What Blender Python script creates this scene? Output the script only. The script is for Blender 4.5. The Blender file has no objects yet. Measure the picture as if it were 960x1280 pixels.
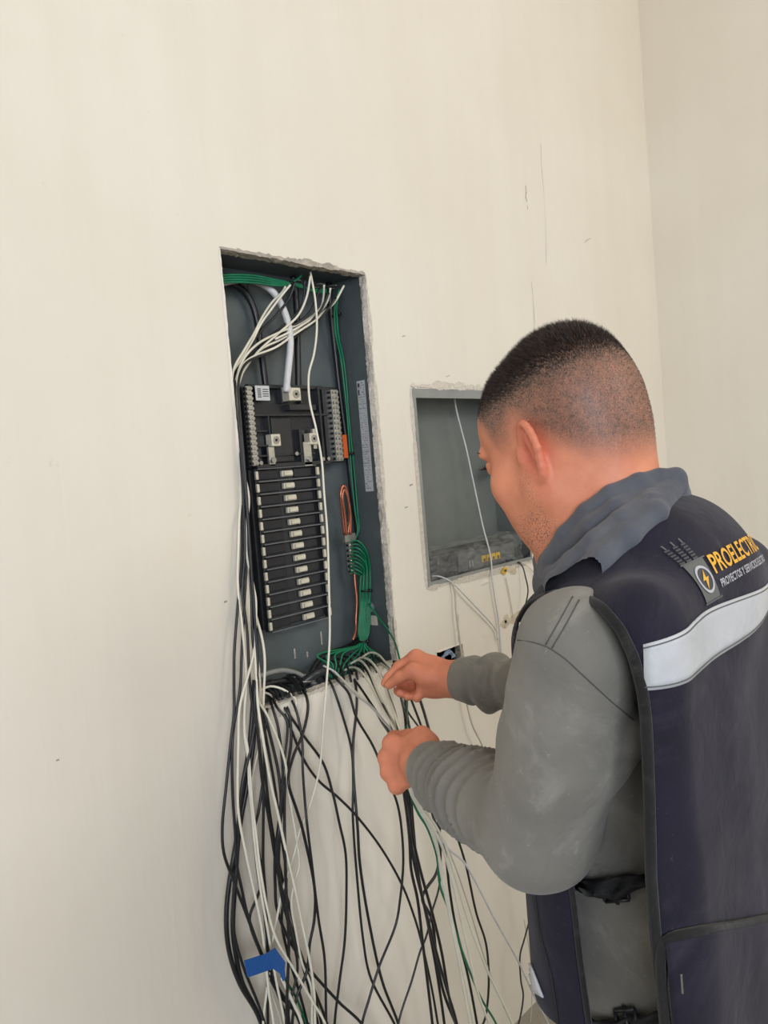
import bpy, bmesh, math, random
import numpy as np
from mathutils import Vector, Matrix
random.seed(7); np.random.seed(7)
sc = bpy.context.scene
COL = sc.collection

# ------------------------------------------------------------------ camera
YAW, PITCH, ROLL, FPX = math.radians(43.6394), math.radians(-3.1856), math.radians(-4.7683), 961.0
CAM = np.array([0.0, 0.0, 1.5])
_v = np.array([math.cos(YAW)*math.cos(PITCH), math.sin(YAW)*math.cos(PITCH), math.sin(PITCH)])
_r = np.array([math.sin(YAW), -math.cos(YAW), 0.0]); _u = np.cross(_r, _v)
CR = _r*math.cos(ROLL)+_u*math.sin(ROLL); CU = -_r*math.sin(ROLL)+_u*math.cos(ROLL); CV = _v
cd = bpy.data.cameras.new('camera'); cam = bpy.data.objects.new('camera', cd); COL.objects.link(cam)
cam.matrix_world = Matrix(((CR[0], CU[0], -CV[0], CAM[0]), (CR[1], CU[1], -CV[1], CAM[1]), (CR[2], CU[2], -CV[2], CAM[2]), (0, 0, 0, 1)))
cd.sensor_fit = 'VERTICAL'; cd.sensor_height = 32.0; cd.sensor_width = 24.0
cd.lens = FPX*32.0/1280.0; cd.clip_start = 0.02
sc.camera = cam

# ------------------------------------------------------------------ light
wd = bpy.data.worlds.new('world'); sc.world = wd; wd.use_nodes = True
bg = wd.node_tree.nodes['Background']; bg.inputs[0].default_value = (0.93, 0.97, 1.06, 1); bg.inputs[1].default_value = 0.26
def area(name, loc, target, sx, sy, power, color):
    l = bpy.data.lights.new(name, 'AREA'); l.shape = 'RECTANGLE'; l.size = sx; l.size_y = sy; l.energy = power; l.color = color
    o = bpy.data.objects.new(name, l); COL.objects.link(o); o.location = loc
    o.rotation_euler = (Vector(target)-Vector(loc)).to_track_quat('-Z', 'Y').to_euler(); return o
area('window_daylight', (-2.1, -2.3, 2.0), (0.9, 1.2, 1.2), 2.0, 1.7, 108, (0.93, 0.985, 1.10))
area('right_fill', (1.5, -2.6, 3.1), (2.4, 1.1, 1.7), 1.6, 1.0, 46, (1.0, 0.96, 0.90))  # warm fill lamp added high on the right; no doorway is modelled
sc.view_settings.view_transform = 'Standard'; sc.view_settings.look = 'None'
sc.view_settings.gamma = 1; sc.view_settings.use_curve_mapping = False; sc.view_settings.exposure = 0.0

# ------------------------------------------------------------------ placing helpers
Y0 = 1.19                                        # the back wall's face
def ray(u, v):
    return CV + (u-480.0)/FPX*CR - (v-640.0)/FPX*CU
def W(u, v, y):                                  # point of a plane parallel to the wall
    d = ray(u, v); return CAM + d*(y/d[1])
def P(u, v, z):                                  # point at a given distance along the view axis
    return CAM + ray(u, v)*z
def cvec(r, d, z): return CR*r - CU*d + CV*z

def srgb(r, g, b):
    f = lambda c: (c/255/12.92 if c/255 <= .04045 else ((c/255+.055)/1.055)**2.4)
    return (f(r), f(g), f(b), 1.0)

def link(name, me, parent=None, mat=None):
    o = bpy.data.objects.new(name, me); COL.objects.link(o)
    if mat is not None and me is not None and not me.materials: me.materials.append(mat)
    if parent is not None: o.parent = parent
    return o
def tag(o, label=None, cat=None, group=None, kind=None):
    if label: o['label'] = label
    if cat: o['category'] = cat
    if group: o['group'] = group
    if kind: o['kind'] = kind
    return o
def empty(name, loc=(0, 0, 0)):
    o = bpy.data.objects.new(name, None); COL.objects.link(o); o.empty_display_size = .05; o.location = loc; return o
def fix(o, parent):                               # parent keeping the child's world place
    o.parent = parent; o.matrix_parent_inverse = Matrix.Translation(-parent_loc(parent)); return o
def parent_loc(p):                                # only things (Empties) have a location; meshes sit at the origin
    return p.location.copy()

class MB:
    def __init__(s): s.v = []; s.f = []
    def add(s, vs, fs):
        n = len(s.v); s.v += [tuple(map(float, p)) for p in vs]; s.f += [tuple(i+n for i in q) for q in fs]; return s
    def box(s, a, b, bev=0.0):
        x0, y0, z0 = a; x1, y1, z1 = b
        if bev <= 0:
            s.add([(x0,y0,z0),(x1,y0,z0),(x1,y1,z0),(x0,y1,z0),(x0,y0,z1),(x1,y0,z1),(x1,y1,z1),(x0,y1,z1)],
                  [(0,3,2,1),(4,5,6,7),(0,1,5,4),(1,2,6,5),(2,3,7,6),(3,0,4,7)]); return s
        bm = bmesh.new(); bmesh.ops.create_cube(bm, size=1)
        for q in bm.verts: q.co = ((x0+x1)/2+q.co.x*(x1-x0), (y0+y1)/2+q.co.y*(y1-y0), (z0+z1)/2+q.co.z*(z1-z0))
        bmesh.ops.bevel(bm, geom=bm.edges[:], offset=bev, segments=2, affect='EDGES', profile=.5)
        bm.verts.ensure_lookup_table()
        s.add([q.co[:] for q in bm.verts], [[q.index for q in f.verts] for f in bm.faces]); bm.free(); return s
    def tube(s, pts, r, n=8, cap=True):
        pts = [np.array(p, float) for p in pts]; m = len(pts)
        rs = r if hasattr(r, '__len__') else [r]*m
        T = [pts[min(i+1, m-1)]-pts[max(i-1, 0)] for i in range(m)]
        T = [t/(np.linalg.norm(t)+1e-12) for t in T]
        a = np.array([0, 0, 1.0]) if abs(T[0][2]) < .9 else np.array([1.0, 0, 0])
        nrm = np.cross(T[0], a); nrm /= np.linalg.norm(nrm); vs = []
        for i in range(m):
            nrm = nrm-T[i]*(nrm@T[i]); nrm /= np.linalg.norm(nrm)+1e-12; b = np.cross(T[i], nrm)
            for k in range(n):
                t = 2*math.pi*k/n; vs.append(pts[i]+rs[i]*(nrm*math.cos(t)+b*math.sin(t)))
        fs = [(i*n+k, i*n+(k+1) % n, (i+1)*n+(k+1) % n, (i+1)*n+k) for i in range(m-1) for k in range(n)]
        if cap: fs += [tuple(range(n))[::-1], tuple((m-1)*n+k for k in range(n))]
        return s.add(vs, fs)
    def cyl(s, a, b, r, n=20): return s.tube([a, b], r, n)
    def ring(s, c, ax, R, r, n=24, k=8):
        ax = np.array(ax, float); ax /= np.linalg.norm(ax); a = np.cross(ax, [0.3, .9, .2]); a /= np.linalg.norm(a); b = np.cross(ax, a); c = np.array(c, float)
        vs = []
        for i in range(n):
            t = 2*math.pi*i/n; d = a*math.cos(t)+b*math.sin(t)
            for j in range(k):
                q = 2*math.pi*j/k; vs.append(c+d*(R+r*math.cos(q))+ax*r*math.sin(q))
        return s.add(vs, [(i*k+j, i*k+(j+1) % k, ((i+1) % n)*k+(j+1) % k, ((i+1) % n)*k+j) for i in range(n) for j in range(k)])
    def pipe(s, a, b, R, r, n=24):                # hollow open pipe
        a = np.array(a, float); b = np.array(b, float); t = b-a; t /= np.linalg.norm(t)
        x = np.cross(t, [0, 0, 1.0]); x /= np.linalg.norm(x); y = np.cross(t, x); vs = []
        for (c, q) in ((a, R), (b, R), (b, r), (a, r)):
            for k in range(n):
                w = 2*math.pi*k/n; vs.append(c+q*(x*math.cos(w)+y*math.sin(w)))
        return s.add(vs, [(j*n+k, j*n+(k+1) % n, ((j+1) % 4)*n+(k+1) % n, ((j+1) % 4)*n+k) for j in range(4) for k in range(n)])
    def mesh(s, name, mat=None, smooth=False):
        me = bpy.data.meshes.new(name); me.from_pydata(s.v, [], s.f); me.update()
        bm = bmesh.new(); bm.from_mesh(me); bmesh.ops.recalc_face_normals(bm, faces=bm.faces); bm.to_mesh(me); bm.free()
        if smooth: me.shade_smooth()
        if mat: me.materials.append(mat)
        return me
    def build(s, name, mat, parent=None, smooth=False):
        o = link(name, s.mesh(name, mat, smooth))
        if parent is not None: fix(o, parent)
        return o

# ------------------------------------------------------------------ materials
def mat(name, color, rough=.6, metal=0.0, var=0.0, vscale=8.0, bump=0.0, bscale=60.0, color2=None, stretch=None, spec=None, alpha=1.0, detail=4):
    m = bpy.data.materials.new(name); m.use_nodes = True; nt = m.node_tree; N = nt.nodes; L = nt.links
    b = N['Principled BSDF']; b.inputs['Base Color'].default_value = color; b.inputs['Roughness'].default_value = rough; b.inputs['Metallic'].default_value = metal
    if spec is not None: b.inputs['Specular IOR Level'].default_value = spec
    if alpha < 1: b.inputs['Alpha'].default_value = alpha
    tc = N.new('ShaderNodeTexCoord'); src = tc.outputs['Object']
    if stretch:
        mp = N.new('ShaderNodeMapping'); mp.inputs['Scale'].default_value = stretch; L.new(src, mp.inputs['Vector']); src = mp.outputs['Vector']
    if var > 0 or color2:
        n = N.new('ShaderNodeTexNoise'); n.inputs['Scale'].default_value = vscale; n.inputs['Detail'].default_value = detail; n.inputs['Roughness'].default_value = .6; L.new(src, n.inputs['Vector'])
        rp = N.new('ShaderNodeValToRGB'); rp.color_ramp.elements[0].position = .38; rp.color_ramp.elements[1].position = .66; L.new(n.outputs['Fac'], rp.inputs['Fac'])
        c2 = color2 or tuple(min(1, c*(1+var)) for c in color[:3])+(1,)
        rp.color_ramp.elements[0].color = color if color2 else tuple(c*(1-var) for c in color[:3])+(1,)
        rp.color_ramp.elements[1].color = c2; L.new(rp.outputs['Color'], b.inputs['Base Color'])
    if bump > 0:
        n2 = N.new('ShaderNodeTexNoise'); n2.inputs['Scale'].default_value = bscale; n2.inputs['Detail'].default_value = 5; L.new(src, n2.inputs['Vector'])
        bp = N.new('ShaderNodeBump'); bp.inputs['Strength'].default_value = bump; bp.inputs['Distance'].default_value = .004; L.new(n2.outputs['Fac'], bp.inputs['Height']); L.new(bp.outputs['Normal'], b.inputs['Normal'])
    return m
def mix(nt, fac, a, b):
    n = nt.nodes.new('ShaderNodeMix'); n.data_type = 'RGBA'
    for s, i in ((fac, 0), (a, 6), (b, 7)):
        if hasattr(s, 'is_output'): nt.links.new(s, n.inputs[i])
        else: n.inputs[i].default_value = s
    return n.outputs[2]
def noise(nt, vec, scale, detail=4, lo=.4, hi=.6, rough=.6, dist=0):
    n = nt.nodes.new('ShaderNodeTexNoise'); n.inputs['Scale'].default_value = scale; n.inputs['Detail'].default_value = detail; n.inputs['Roughness'].default_value = rough; n.inputs['Distortion'].default_value = dist
    nt.links.new(vec, n.inputs['Vector'])
    r = nt.nodes.new('ShaderNodeMapRange'); r.inputs[1].default_value = lo; r.inputs[2].default_value = hi; nt.links.new(n.outputs['Fac'], r.inputs[0]); return r.outputs[0]
def mulv(nt, a, k):
    n = nt.nodes.new('ShaderNodeMath'); n.operation = 'MULTIPLY'
    for i, s in enumerate((a, k)):
        if hasattr(s, 'is_output'): nt.links.new(s, n.inputs[i])
        else: n.inputs[i].default_value = s
    return n.outputs[0]
def vmap(nt, vec, scale, rot=(0, 0, 0)):
    mp = nt.nodes.new('ShaderNodeMapping'); mp.inputs['Scale'].default_value = scale; mp.inputs['Rotation'].default_value = rot; nt.links.new(vec, mp.inputs['Vector']); return mp.outputs['Vector']

def wall_material():
    m = mat('plaster', srgb(226, 218, 200), .82); nt = m.node_tree; b = nt.nodes['Principled BSDF']; vec = nt.nodes['Texture Coordinate'].outputs['Object']
    base = mix(nt, noise(nt, vec, 1.3, 5, .35, .65), srgb(229, 223, 209), srgb(224, 216, 200))
    streak = noise(nt, vmap(nt, vec, (9, 9, .35)), 1.2, 6, .42, .68)
    base = mix(nt, mulv(nt, streak, .17), base, srgb(214, 206, 190))
    spots = noise(nt, vec, 26, 6, .69, .74)
    base = mix(nt, mulv(nt, spots, .25), base, srgb(190, 180, 160))
    nt.links.new(base, b.inputs['Base Color'])
    h1 = noise(nt, vmap(nt, vec, (6, 6, .6)), 1.0, 5, 0, 1); h2 = noise(nt, vec, 90, 4, 0, 1)
    ad = nt.nodes.new('ShaderNodeMath'); ad.operation = 'MULTIPLY_ADD'; nt.links.new(h2, ad.inputs[0]); ad.inputs[1].default_value = .03; nt.links.new(h1, ad.inputs[2])
    bp = nt.nodes.new('ShaderNodeBump'); bp.inputs['Strength'].default_value = .35; bp.inputs['Distance'].default_value = .012
    nt.links.new(ad.outputs[0], bp.inputs['Height']); nt.links.new(bp.outputs['Normal'], b.inputs['Normal']); return m
M = {}
M['wall'] = wall_material()
M['mortar'] = mat('mortar', srgb(176, 168, 156), .95, var=.2, vscale=60, bump=.8, bscale=220)
M['mortar_light'] = mat('broken_plaster', srgb(212, 204, 190), .95, var=.10, vscale=90, bump=.8, bscale=250)
M['floor'] = mat('concrete', srgb(150, 144, 134), .8, var=.12, vscale=3, bump=.2)
M['steel'] = mat('grey_enamel', srgb(86, 94, 95), .42, .0, var=.10, vscale=14, bump=.05, bscale=40)
M['steel2'] = mat('grey_enamel_light', srgb(112, 117, 113), .5, .0, var=.07, vscale=10)
M['steel_lip'] = mat('grey_enamel_lip', srgb(140, 142, 138), .5, .0, var=.08, vscale=20)
M['black_plastic'] = mat('black_plastic', srgb(38, 40, 43), .38, var=.2, vscale=30)
M['dark_plastic'] = mat('dark_plastic', srgb(25, 27, 34), .3, var=.2, vscale=30)
M['metal'] = mat('tinned_metal', srgb(196, 194, 184), .3, .85, var=.1, vscale=60)
M['metal_pale'] = mat('plated_metal', srgb(214, 209, 190), .42, .35, var=.08, vscale=80)
M['screw'] = mat('screw_metal', srgb(170, 170, 168), .25, .95)
M['hole'] = mat('dark_hole', srgb(18, 18, 18), .8)
M['white_wire'] = mat('cream_insulation', srgb(226, 222, 204), .42, var=.05, vscale=25)
M['grey_wire'] = mat('dusty_white_insulation', srgb(196, 188, 172), .5, var=.08, vscale=25)
M['black_wire'] = mat('black_insulation', srgb(30, 31, 34), .36, var=.25, vscale=25)
M['green_wire'] = mat('green_insulation', srgb(6, 112, 76), .38, var=.15, vscale=25)
M['white_cable'] = mat('white_cable', srgb(206, 206, 206), .4, var=.07, vscale=40, bump=.3, bscale=120)
M['copper'] = mat('bare_copper', srgb(190, 118, 92), .35, .7, var=.15, vscale=60)
M['orange'] = mat('orange_sticker', srgb(205, 92, 36), .5, var=.1)
M['paper'] = mat('label_paper', srgb(198, 200, 200), .5, var=.05)
M['print'] = mat('label_print', srgb(70, 72, 76), .6)
M['print2'] = mat('label_print_light', srgb(140, 142, 146), .6)
M['tie'] = mat('cable_tie_black', srgb(16, 18, 20), .4)
M['pvc'] = mat('grey_conduit', srgb(150, 156, 158), .5, var=.06)
M['tape'] = mat('blue_tape', srgb(30, 88, 158), .45, var=.08, bump=.2)
M['yellow'] = mat('yellow_port', srgb(214, 176, 48), .5, var=.08)

def film():
    m = bpy.data.materials.new('clear_plastic_film'); m.use_nodes = True; nt = m.node_tree; b = nt.nodes['Principled BSDF']
    b.inputs['Base Color'].default_value = srgb(186, 188, 186); b.inputs['Roughness'].default_value = .2
    tc = nt.nodes.new('ShaderNodeTexCoord'); a = noise(nt, vmap(nt, tc.outputs['Object'], (1, 1, 3)), 22, 5, .35, .72, dist=1.2)
    mr = nt.nodes.new('ShaderNodeMapRange'); mr.inputs[3].default_value = .05; mr.inputs[4].default_value = .34; nt.links.new(a, mr.inputs[0]); nt.links.new(mr.outputs[0], b.inputs['Alpha']); return m
M['film'] = film()

# ------------------------------------------------------------------ the room
PX0, PX1, PZ0, PZ1 = .867, 1.250, 1.063, 1.931       # breaker panel opening
QX0, QX1, QZ0, QZ1 = 1.377, 1.832, 1.210, 1.683      # low voltage box opening
JX0, JX1, JZ0, JZ1 = 1.388, 1.487, .985, 1.050       # small switch box opening
RX, CEIL = 2.77, 3.9
def wall_with_holes():
    holes = [(PX0, PX1, PZ0, PZ1), (QX0, QX1, QZ0, QZ1), (JX0, JX1, JZ0, JZ1)]
    xs = sorted({-2.6, RX}.union(*[{h[0], h[1]} for h in holes])); zs = sorted({0.0, CEIL}.union(*[{h[2], h[3]} for h in holes])); mb = MB()
    for i in range(len(xs)-1):
        for j in range(len(zs)-1):
            cx_, cz_ = (xs[i]+xs[i+1])/2, (zs[j]+zs[j+1])/2
            if any(h[0] < cx_ < h[1] and h[2] < cz_ < h[3] for h in holes): continue
            for y in (Y0, Y0+.16):
                mb.add([(xs[i], y, zs[j]), (xs[i+1], y, zs[j]), (xs[i+1], y, zs[j+1]), (xs[i], y, zs[j+1])], [(0, 1, 2, 3)])
    mb.box((PX0-.01, Y0+.135, PZ0-.01), (PX1+.01, Y0+.16, PZ1+.01)); mb.box((QX0-.01, Y0+.135, QZ0-.01), (QX1+.01, Y0+.16, QZ1+.01)); mb.box((JX0-.01, Y0+.08, JZ0-.01), (JX1+.01, Y0+.16, JZ1+.01))
    me = bpy.data.meshes.new('wall_back'); me.from_pydata(mb.v, [], mb.f); me.materials.append(M['wall']); return tag(link('wall_back', me), kind='structure')
wall = wall_with_holes()
tag(MB().box((RX, -4.2, 0), (RX+.15, Y0+.16, CEIL)).build('wall_right', M['wall']), kind='structure')
tag(MB().box((-2.6, -4.2, -.1), (RX+.15, Y0+.16, 0)).build('floor', M['floor']), kind='structure')
tag(MB().box((-2.6, -4.2, CEIL), (RX+.15, Y0+.16, CEIL+.1)).build('ceiling', M['wall']), kind='structure')

def rough_edge(p0, p1, inward, depth, name, m, jit=.003, step=.006, out=.004, spill=0.0):
    """broken plaster along one edge of an opening: a lip on the wall face that turns into the hole"""
    p0 = np.array(p0); p1 = np.array(p1); n = max(2, int(np.linalg.norm(p1-p0)/step)); inward = np.array(inward, float); mb = MB(); vs = []
    j = np.cumsum(np.random.normal(0, jit*.5, n+1)); j -= np.linspace(j[0], j[-1], n+1); j = np.clip(j, -2.2*jit, 2.2*jit)
    for i in range(n+1):
        b = p0+(p1-p0)*i/n; a = j[i]; r = lambda s=1: np.random.uniform(-1, 1)*jit*.5*s
        sp = spill*max(0, math.sin(i*.7)+r(400))
        vs += [b-inward*(out+abs(a))+np.array([0, -.0006, 0]), b-inward*(r()*.4)+inward*abs(a)*.5+np.array([0, -.0022+r(.3), 0]),
               b+inward*(a*.6+.002)+np.array([0, .006, 0]), b+inward*(max(-.001, a)+.001+sp)+np.array([0, depth*.6, 0]), b+inward*(r()+.0005)+np.array([0, depth, 0])]
    for i in range(n):
        for k in range(4): mb.f.append((i*5+k, i*5+k+1, (i+1)*5+k+1, (i+1)*5+k))
    mb.v = [tuple(q) for q in vs]
    return mb.build(name, m, wall)
rough_edge((PX0, Y0, PZ1), (PX1, Y0, PZ1), (0, 0, -1), .024, 'plaster_edge', M['mortar'], .0035)
rough_edge((PX1, Y0, PZ1), (PX1, Y0, PZ0), (-1, 0, 0), .018, 'plaster_edge', M['mortar_light'], .0030, out=.003)
rough_edge((PX0, Y0, PZ0), (PX1, Y0, PZ0), (0, 0, 1), .024, 'plaster_edge', M['mortar_light'], .002)
rough_edge((PX0, Y0, PZ1), (PX0, Y0, PZ0), (1, 0, 0), .024, 'plaster_edge', M['wall'], .0012, out=.002)
rough_edge((QX0-.004, Y0, QZ1+.004), (QX1, Y0, QZ1+.004), (0, 0, -1), .004, 'plaster_edge', M['mortar_light'], .006, step=.004)
rough_edge((QX0-.004, Y0, QZ0), (QX1+.01, Y0, QZ0), (0, 0, 1), .006, 'plaster_edge', M['mortar_light'], .004)
rough_edge((QX0-.003, Y0, QZ1), (QX0-.003, Y0, QZ0), (1, 0, 0), .004, 'plaster_edge', M['mortar_light'], .002)
rough_edge((QX1+.01, Y0, QZ1), (QX1+.01, Y0, QZ0), (-1, 0, 0), .02, 'plaster_edge', M['mortar_light'], .006)
rough_edge((JX1, Y0, JZ1), (JX1, Y0, JZ0), (-1, 0, 0), .04, 'plaster_edge', M['mortar'], .003)
rough_edge((JX0, Y0, JZ1), (JX1, Y0, JZ1), (0, 0, -1), .03, 'plaster_edge', M['wall'], .002)
rough_edge((JX0, Y0, JZ1), (JX0, Y0, JZ0), (1, 0, 0), .03, 'plaster_edge', M['wall'], .001)
rough_edge((JX0, Y0, JZ0), (JX1, Y0, JZ0), (0, 0, 1), .03, 'plaster_edge', M['wall'], .001)
# scratches, chips and a hairline crack in the plaster
def chip(pts, w, name, m):
    mb = MB()
    for i, (u, v) in enumerate(pts[:-1]):
        a = W(u, v, Y0-.0006); b = W(*pts[i+1], Y0-.0006); d = b-a; d /= np.linalg.norm(d)+1e-9; s = np.array([d[2], 0, -d[0]])
        w0, w1 = w*random.uniform(.3, 1.1), w*random.uniform(.3, 1.1)
        mb.add([a-s*w0, a+s*w0, b+s*w1, b-s*w1], [(0, 1, 2, 3)])
    return mb.build(name, m, wall)
M['crack'] = mat('crack_line', srgb(150, 142, 128), .95)  # even darker plaster tone for the thin crack lines
M['chip'] = mat('chip_grey', srgb(150, 146, 138), .95)
chip([(657, 232), (658, 240), (657, 246), (659, 252)], .0022, 'plaster_chip', M['chip'])
chip([(659, 256), (660, 262)], .0014, 'plaster_chip', M['chip'])
chip([(731, 303), (734, 300), (738, 298)], .002, 'plaster_chip', M['chip'])
chip([(664, 352), (666, 365), (667, 380), (668, 400), (668, 425)], .0007, 'plaster_crack', M['crack'])
chip([(676, 180), (677, 210), (680, 240), (682, 280), (683, 330)], .0005, 'plaster_crack', M['crack'])
chip([(672, 708), (674, 722), (674, 738)], .0016, 'plaster_crack', M['crack'])
chip([(570, 790), (572, 780), (573, 768), (573, 803)], .0006, 'plaster_crack', M['crack'])
for (u, v, s) in ((282, 752, .0022), (514, 606, .002), (508, 634, .0014), (560, 470, .001), (72, 950, .002), (505, 420, .001)):
    chip([(u-2, v+1), (u, v), (u+2, v-.5)], s, 'plaster_chip', M['chip'])
# rough patched spots near the small hole beside the shoulder
M['patch'] = mat('patched_plaster', srgb(205, 192, 168), .95, var=.12, vscale=60, bump=1, bscale=150)
for (u, v, rx_, rz_) in ((632, 777, .022, .016), (645, 772, .03, .018), (655, 779, .02, .02), (610, 795, .03, .03), (606, 728, .02, .008), (640, 712, .03, .014)):
    c = W(u, v, Y0); mb = MB(); n = 26
    vs = [c+np.array([0, -.0026, 0])]+[c+np.array([math.cos(t)*rx_*(1+.35*math.sin(3*t+u)+.2*random.random()), 0.0003, math.sin(t)*rz_*(1+.3*math.cos(2*t+v)+.2*random.random())]) for t in [2*math.pi*k/n for k in range(n)]]
    mb.add(vs, [(0, 1+k, 1+(k+1) % n) for k in range(n)]); o = mb.build('plaster_patch', M['wall'] if u < 625 else M['patch'], wall)
h = W(632, 777, Y0-.002); MB().cyl(h+[0, .001, 0], h+[0, -.0015, 0], .0042, 12).build('anchor_hole', M['hole'], wall)

# ------------------------------------------------------------------ breaker panel
panel = tag(empty('breaker_panel', ((PX0+PX1)/2, Y0+.11, PZ0)), 'tall grey recessed breaker panel with open black bus assembly and bare lugs', 'electrical panel')
YB = Y0+.112; YF = Y0+.016
mb = MB(); t = .002; e = .004
x0, x1, z0, z1 = PX0-e, PX1+e, PZ0-e, PZ1+e
MB().box((x0, YB, z0), (x1, YB+t, z1)).build('back_plate', M['steel'], panel)
mb.box((x0-t, YF, z0), (x0, YB, z1)); mb.box((x1, YF, z0), (x1+t, YB, z1)); mb.box((x0, YF, z1), (x1, YB, z1+t)); mb.box((x0, YF, z0-t), (x1, YB, z0))
mb.build('side_walls', M['steel'], panel)
# connectors in the top and the bottom
def connector(c, r, up, h_=.02):
    m_ = MB(); c = np.array(c, float); ax = np.array([0, 0, 1.0 if up else -1.0])
    m_.pipe(c, c-ax*h_*.45, r*1.28, r*.85, 8); m_.pipe(c, c-ax*h_, r, r*.82, 24); m_.ring(c-ax*h_, ax, r*.92, r*.1, 24, 6)
    return m_.build('conduit_connector', M['screw'], panel, False)
for (x, y, r) in ((.90, 1.262, .020), (1.105, 1.262, .017), (1.175, 1.262, .017), (1.212, 1.256, .015), (1.14, 1.285, .013)): connector((x, y, z1), r, True)
for (x, y, r) in ((1.02, 1.245, .03), (1.225, 1.262, .015)): connector((x, y, z0), r, False, .016)
# bus assembly
AX0, AX1 = .947, 1.168
MB().box((AX0, 1.272, 1.522), (AX1, 1.296, 1.690), .003).build('bus_base', M['dark_plastic'], panel)
MB().box((AX0, 1.272, 1.190), (1.126, 1.296, 1.522), .003).build('breaker_base', M['black_plastic'], panel)
fr = MB()
for (a, b) in (((.958, 1.262, 1.686), (1.16, 1.274, 1.694)), ((.958, 1.258, 1.628), (1.168, 1.274, 1.633)), ((.958, 1.262, 1.596), (1.0, 1.274, 1.600)), ((.958, 1.262, 1.566), (1.0, 1.274, 1.570)),
               ((.998, 1.258, 1.54), (1.002, 1.274, 1.63)), ((1.078, 1.258, 1.524), (1.083, 1.274, 1.60)), ((.958, 1.256, 1.522), (1.16, 1.274, 1.530)), ((.958, 1.258, 1.545), (1.12, 1.274, 1.549)), ((1.055, 1.254, 1.64), (1.13, 1.274, 1.652)), ((1.14, 1.256, 1.524), (1.146, 1.276, 1.69)), ((1.04, 1.26, 1.655), (1.045, 1.274, 1.69)), ((1.092, 1.26, 1.655), (1.097, 1.274, 1.69))):
    fr.box(a, b, .001)
fr.build('barrier_frame', M['black_plastic'], panel)
MB().box((1.008, 1.262, 1.532), (1.062, 1.272, 1.625), .002).build('cover_plate', M['black_plastic'], panel)
# divider slats between breaker spaces, one every ~24 mm, and the bus stabs
nst = 13; zt, zb = 1.508, 1.198; dz = (zt-zb)/(nst-1)
slat_me = MB().box((0, -.014, -.0011), (.158, 0, .0011), .0004).mesh('divider_slat', mat('slat_edge', srgb(112, 116, 120), .3, .3))
stab_me = MB().box((-.0115, -.008, -.0042), (.0115, .0, .0042), .0010).box((-.0145, -.003, -.0060), (.0145, .004, .0060), .0006).mesh('bus_stab', M['metal_pale'])
well_me = MB().box((-.072, -.003, -.0098), (-.020, .0, .0098), .0015).mesh('breaker_bay', M['dark_plastic']); well_me2 = MB().box((.022, -.003, -.0098), (.074, .0, .0098), .0015).mesh('breaker_bay', M['dark_plastic'])
for k in range(nst+1):
    o = link('divider_slat', slat_me); o.location = (.960, 1.272, zt+dz/2-k*dz); fix(o, panel)
for k in range(nst):
    o = link('bus_stab', stab_me); o.location = (1.040+.0021*k*1.0, 1.266, zt-k*dz); fix(o, panel)
    for w_ in (well_me, well_me2): o = link('breaker_bay', w_); o.location = (1.040, 1.272, zt-k*dz); fix(o, panel)
rail_l = MB(); rail_r = MB()
for k in range(nst):
    z = zt-k*dz
    rail_l.box((.9525, 1.256, z-.0085), (.9595, 1.262, z+.0085), .0012); rail_r.box((1.1175, 1.256, z-.0085), (1.1245, 1.262, z+.0085), .0012)
for r_, x in ((rail_l, .954), (rail_r, 1.119)):
    MB().box((x, 1.262, zb-.012), (x+.004, 1.274, zt+.012)).build('rail_support', M['black_plastic'], panel); tag(r_.build('mounting_rail', M['metal_pale'], panel), kind='stuff')
# neutral bars with rows of screws
scr_me = None
def screw_mesh():
    m_ = MB(); m_.cyl((0, 0, 0), (0, -.0035, 0), .0036, 12); m_.box((-.003, -.0040, -.0005), (.003, -.0034, .0005)); return m_.mesh('screw', M['screw'], False)
scr_me = screw_mesh()
def term_bar(x, w, y, za, zb_, n, cols, name, m=M['metal']):
    b = MB().box((x, y, zb_), (x+w, y+.012, za), .001).build(name, m, panel)
    for i in range(n):
        for c_ in range(cols):
            o = link('screw', scr_me); o.location = (x+w*(c_+.5)/cols, y, za-(za-zb_)*(i+.5)/n)
            fix(o, b)
    hm = MB()
    for i in range(n):
        z = za-(za-zb_)*(i+.5)/n; hm.box((x-.0006, y+.004, z-.0028), (x+.001, y+.0095, z+.0028))
    h_ = hm.build('wire_holes', M['hole']); fix(h_, b)
    return b
term_bar(.944, .014, 1.252, 1.688, 1.528, 16, 2, 'neutral_bar')
term_bar(1.176, .020, 1.252, 1.685, 1.526, 14, 2, 'neutral_bar')
MB().box((1.158, 1.262, 1.524), (1.205, 1.29, 1.692), .002).build('bar_holder', M['black_plastic'], panel)
term_bar(1.200, .012, 1.262, 1.388, 1.268, 10, 1, 'ground_bar')
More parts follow.
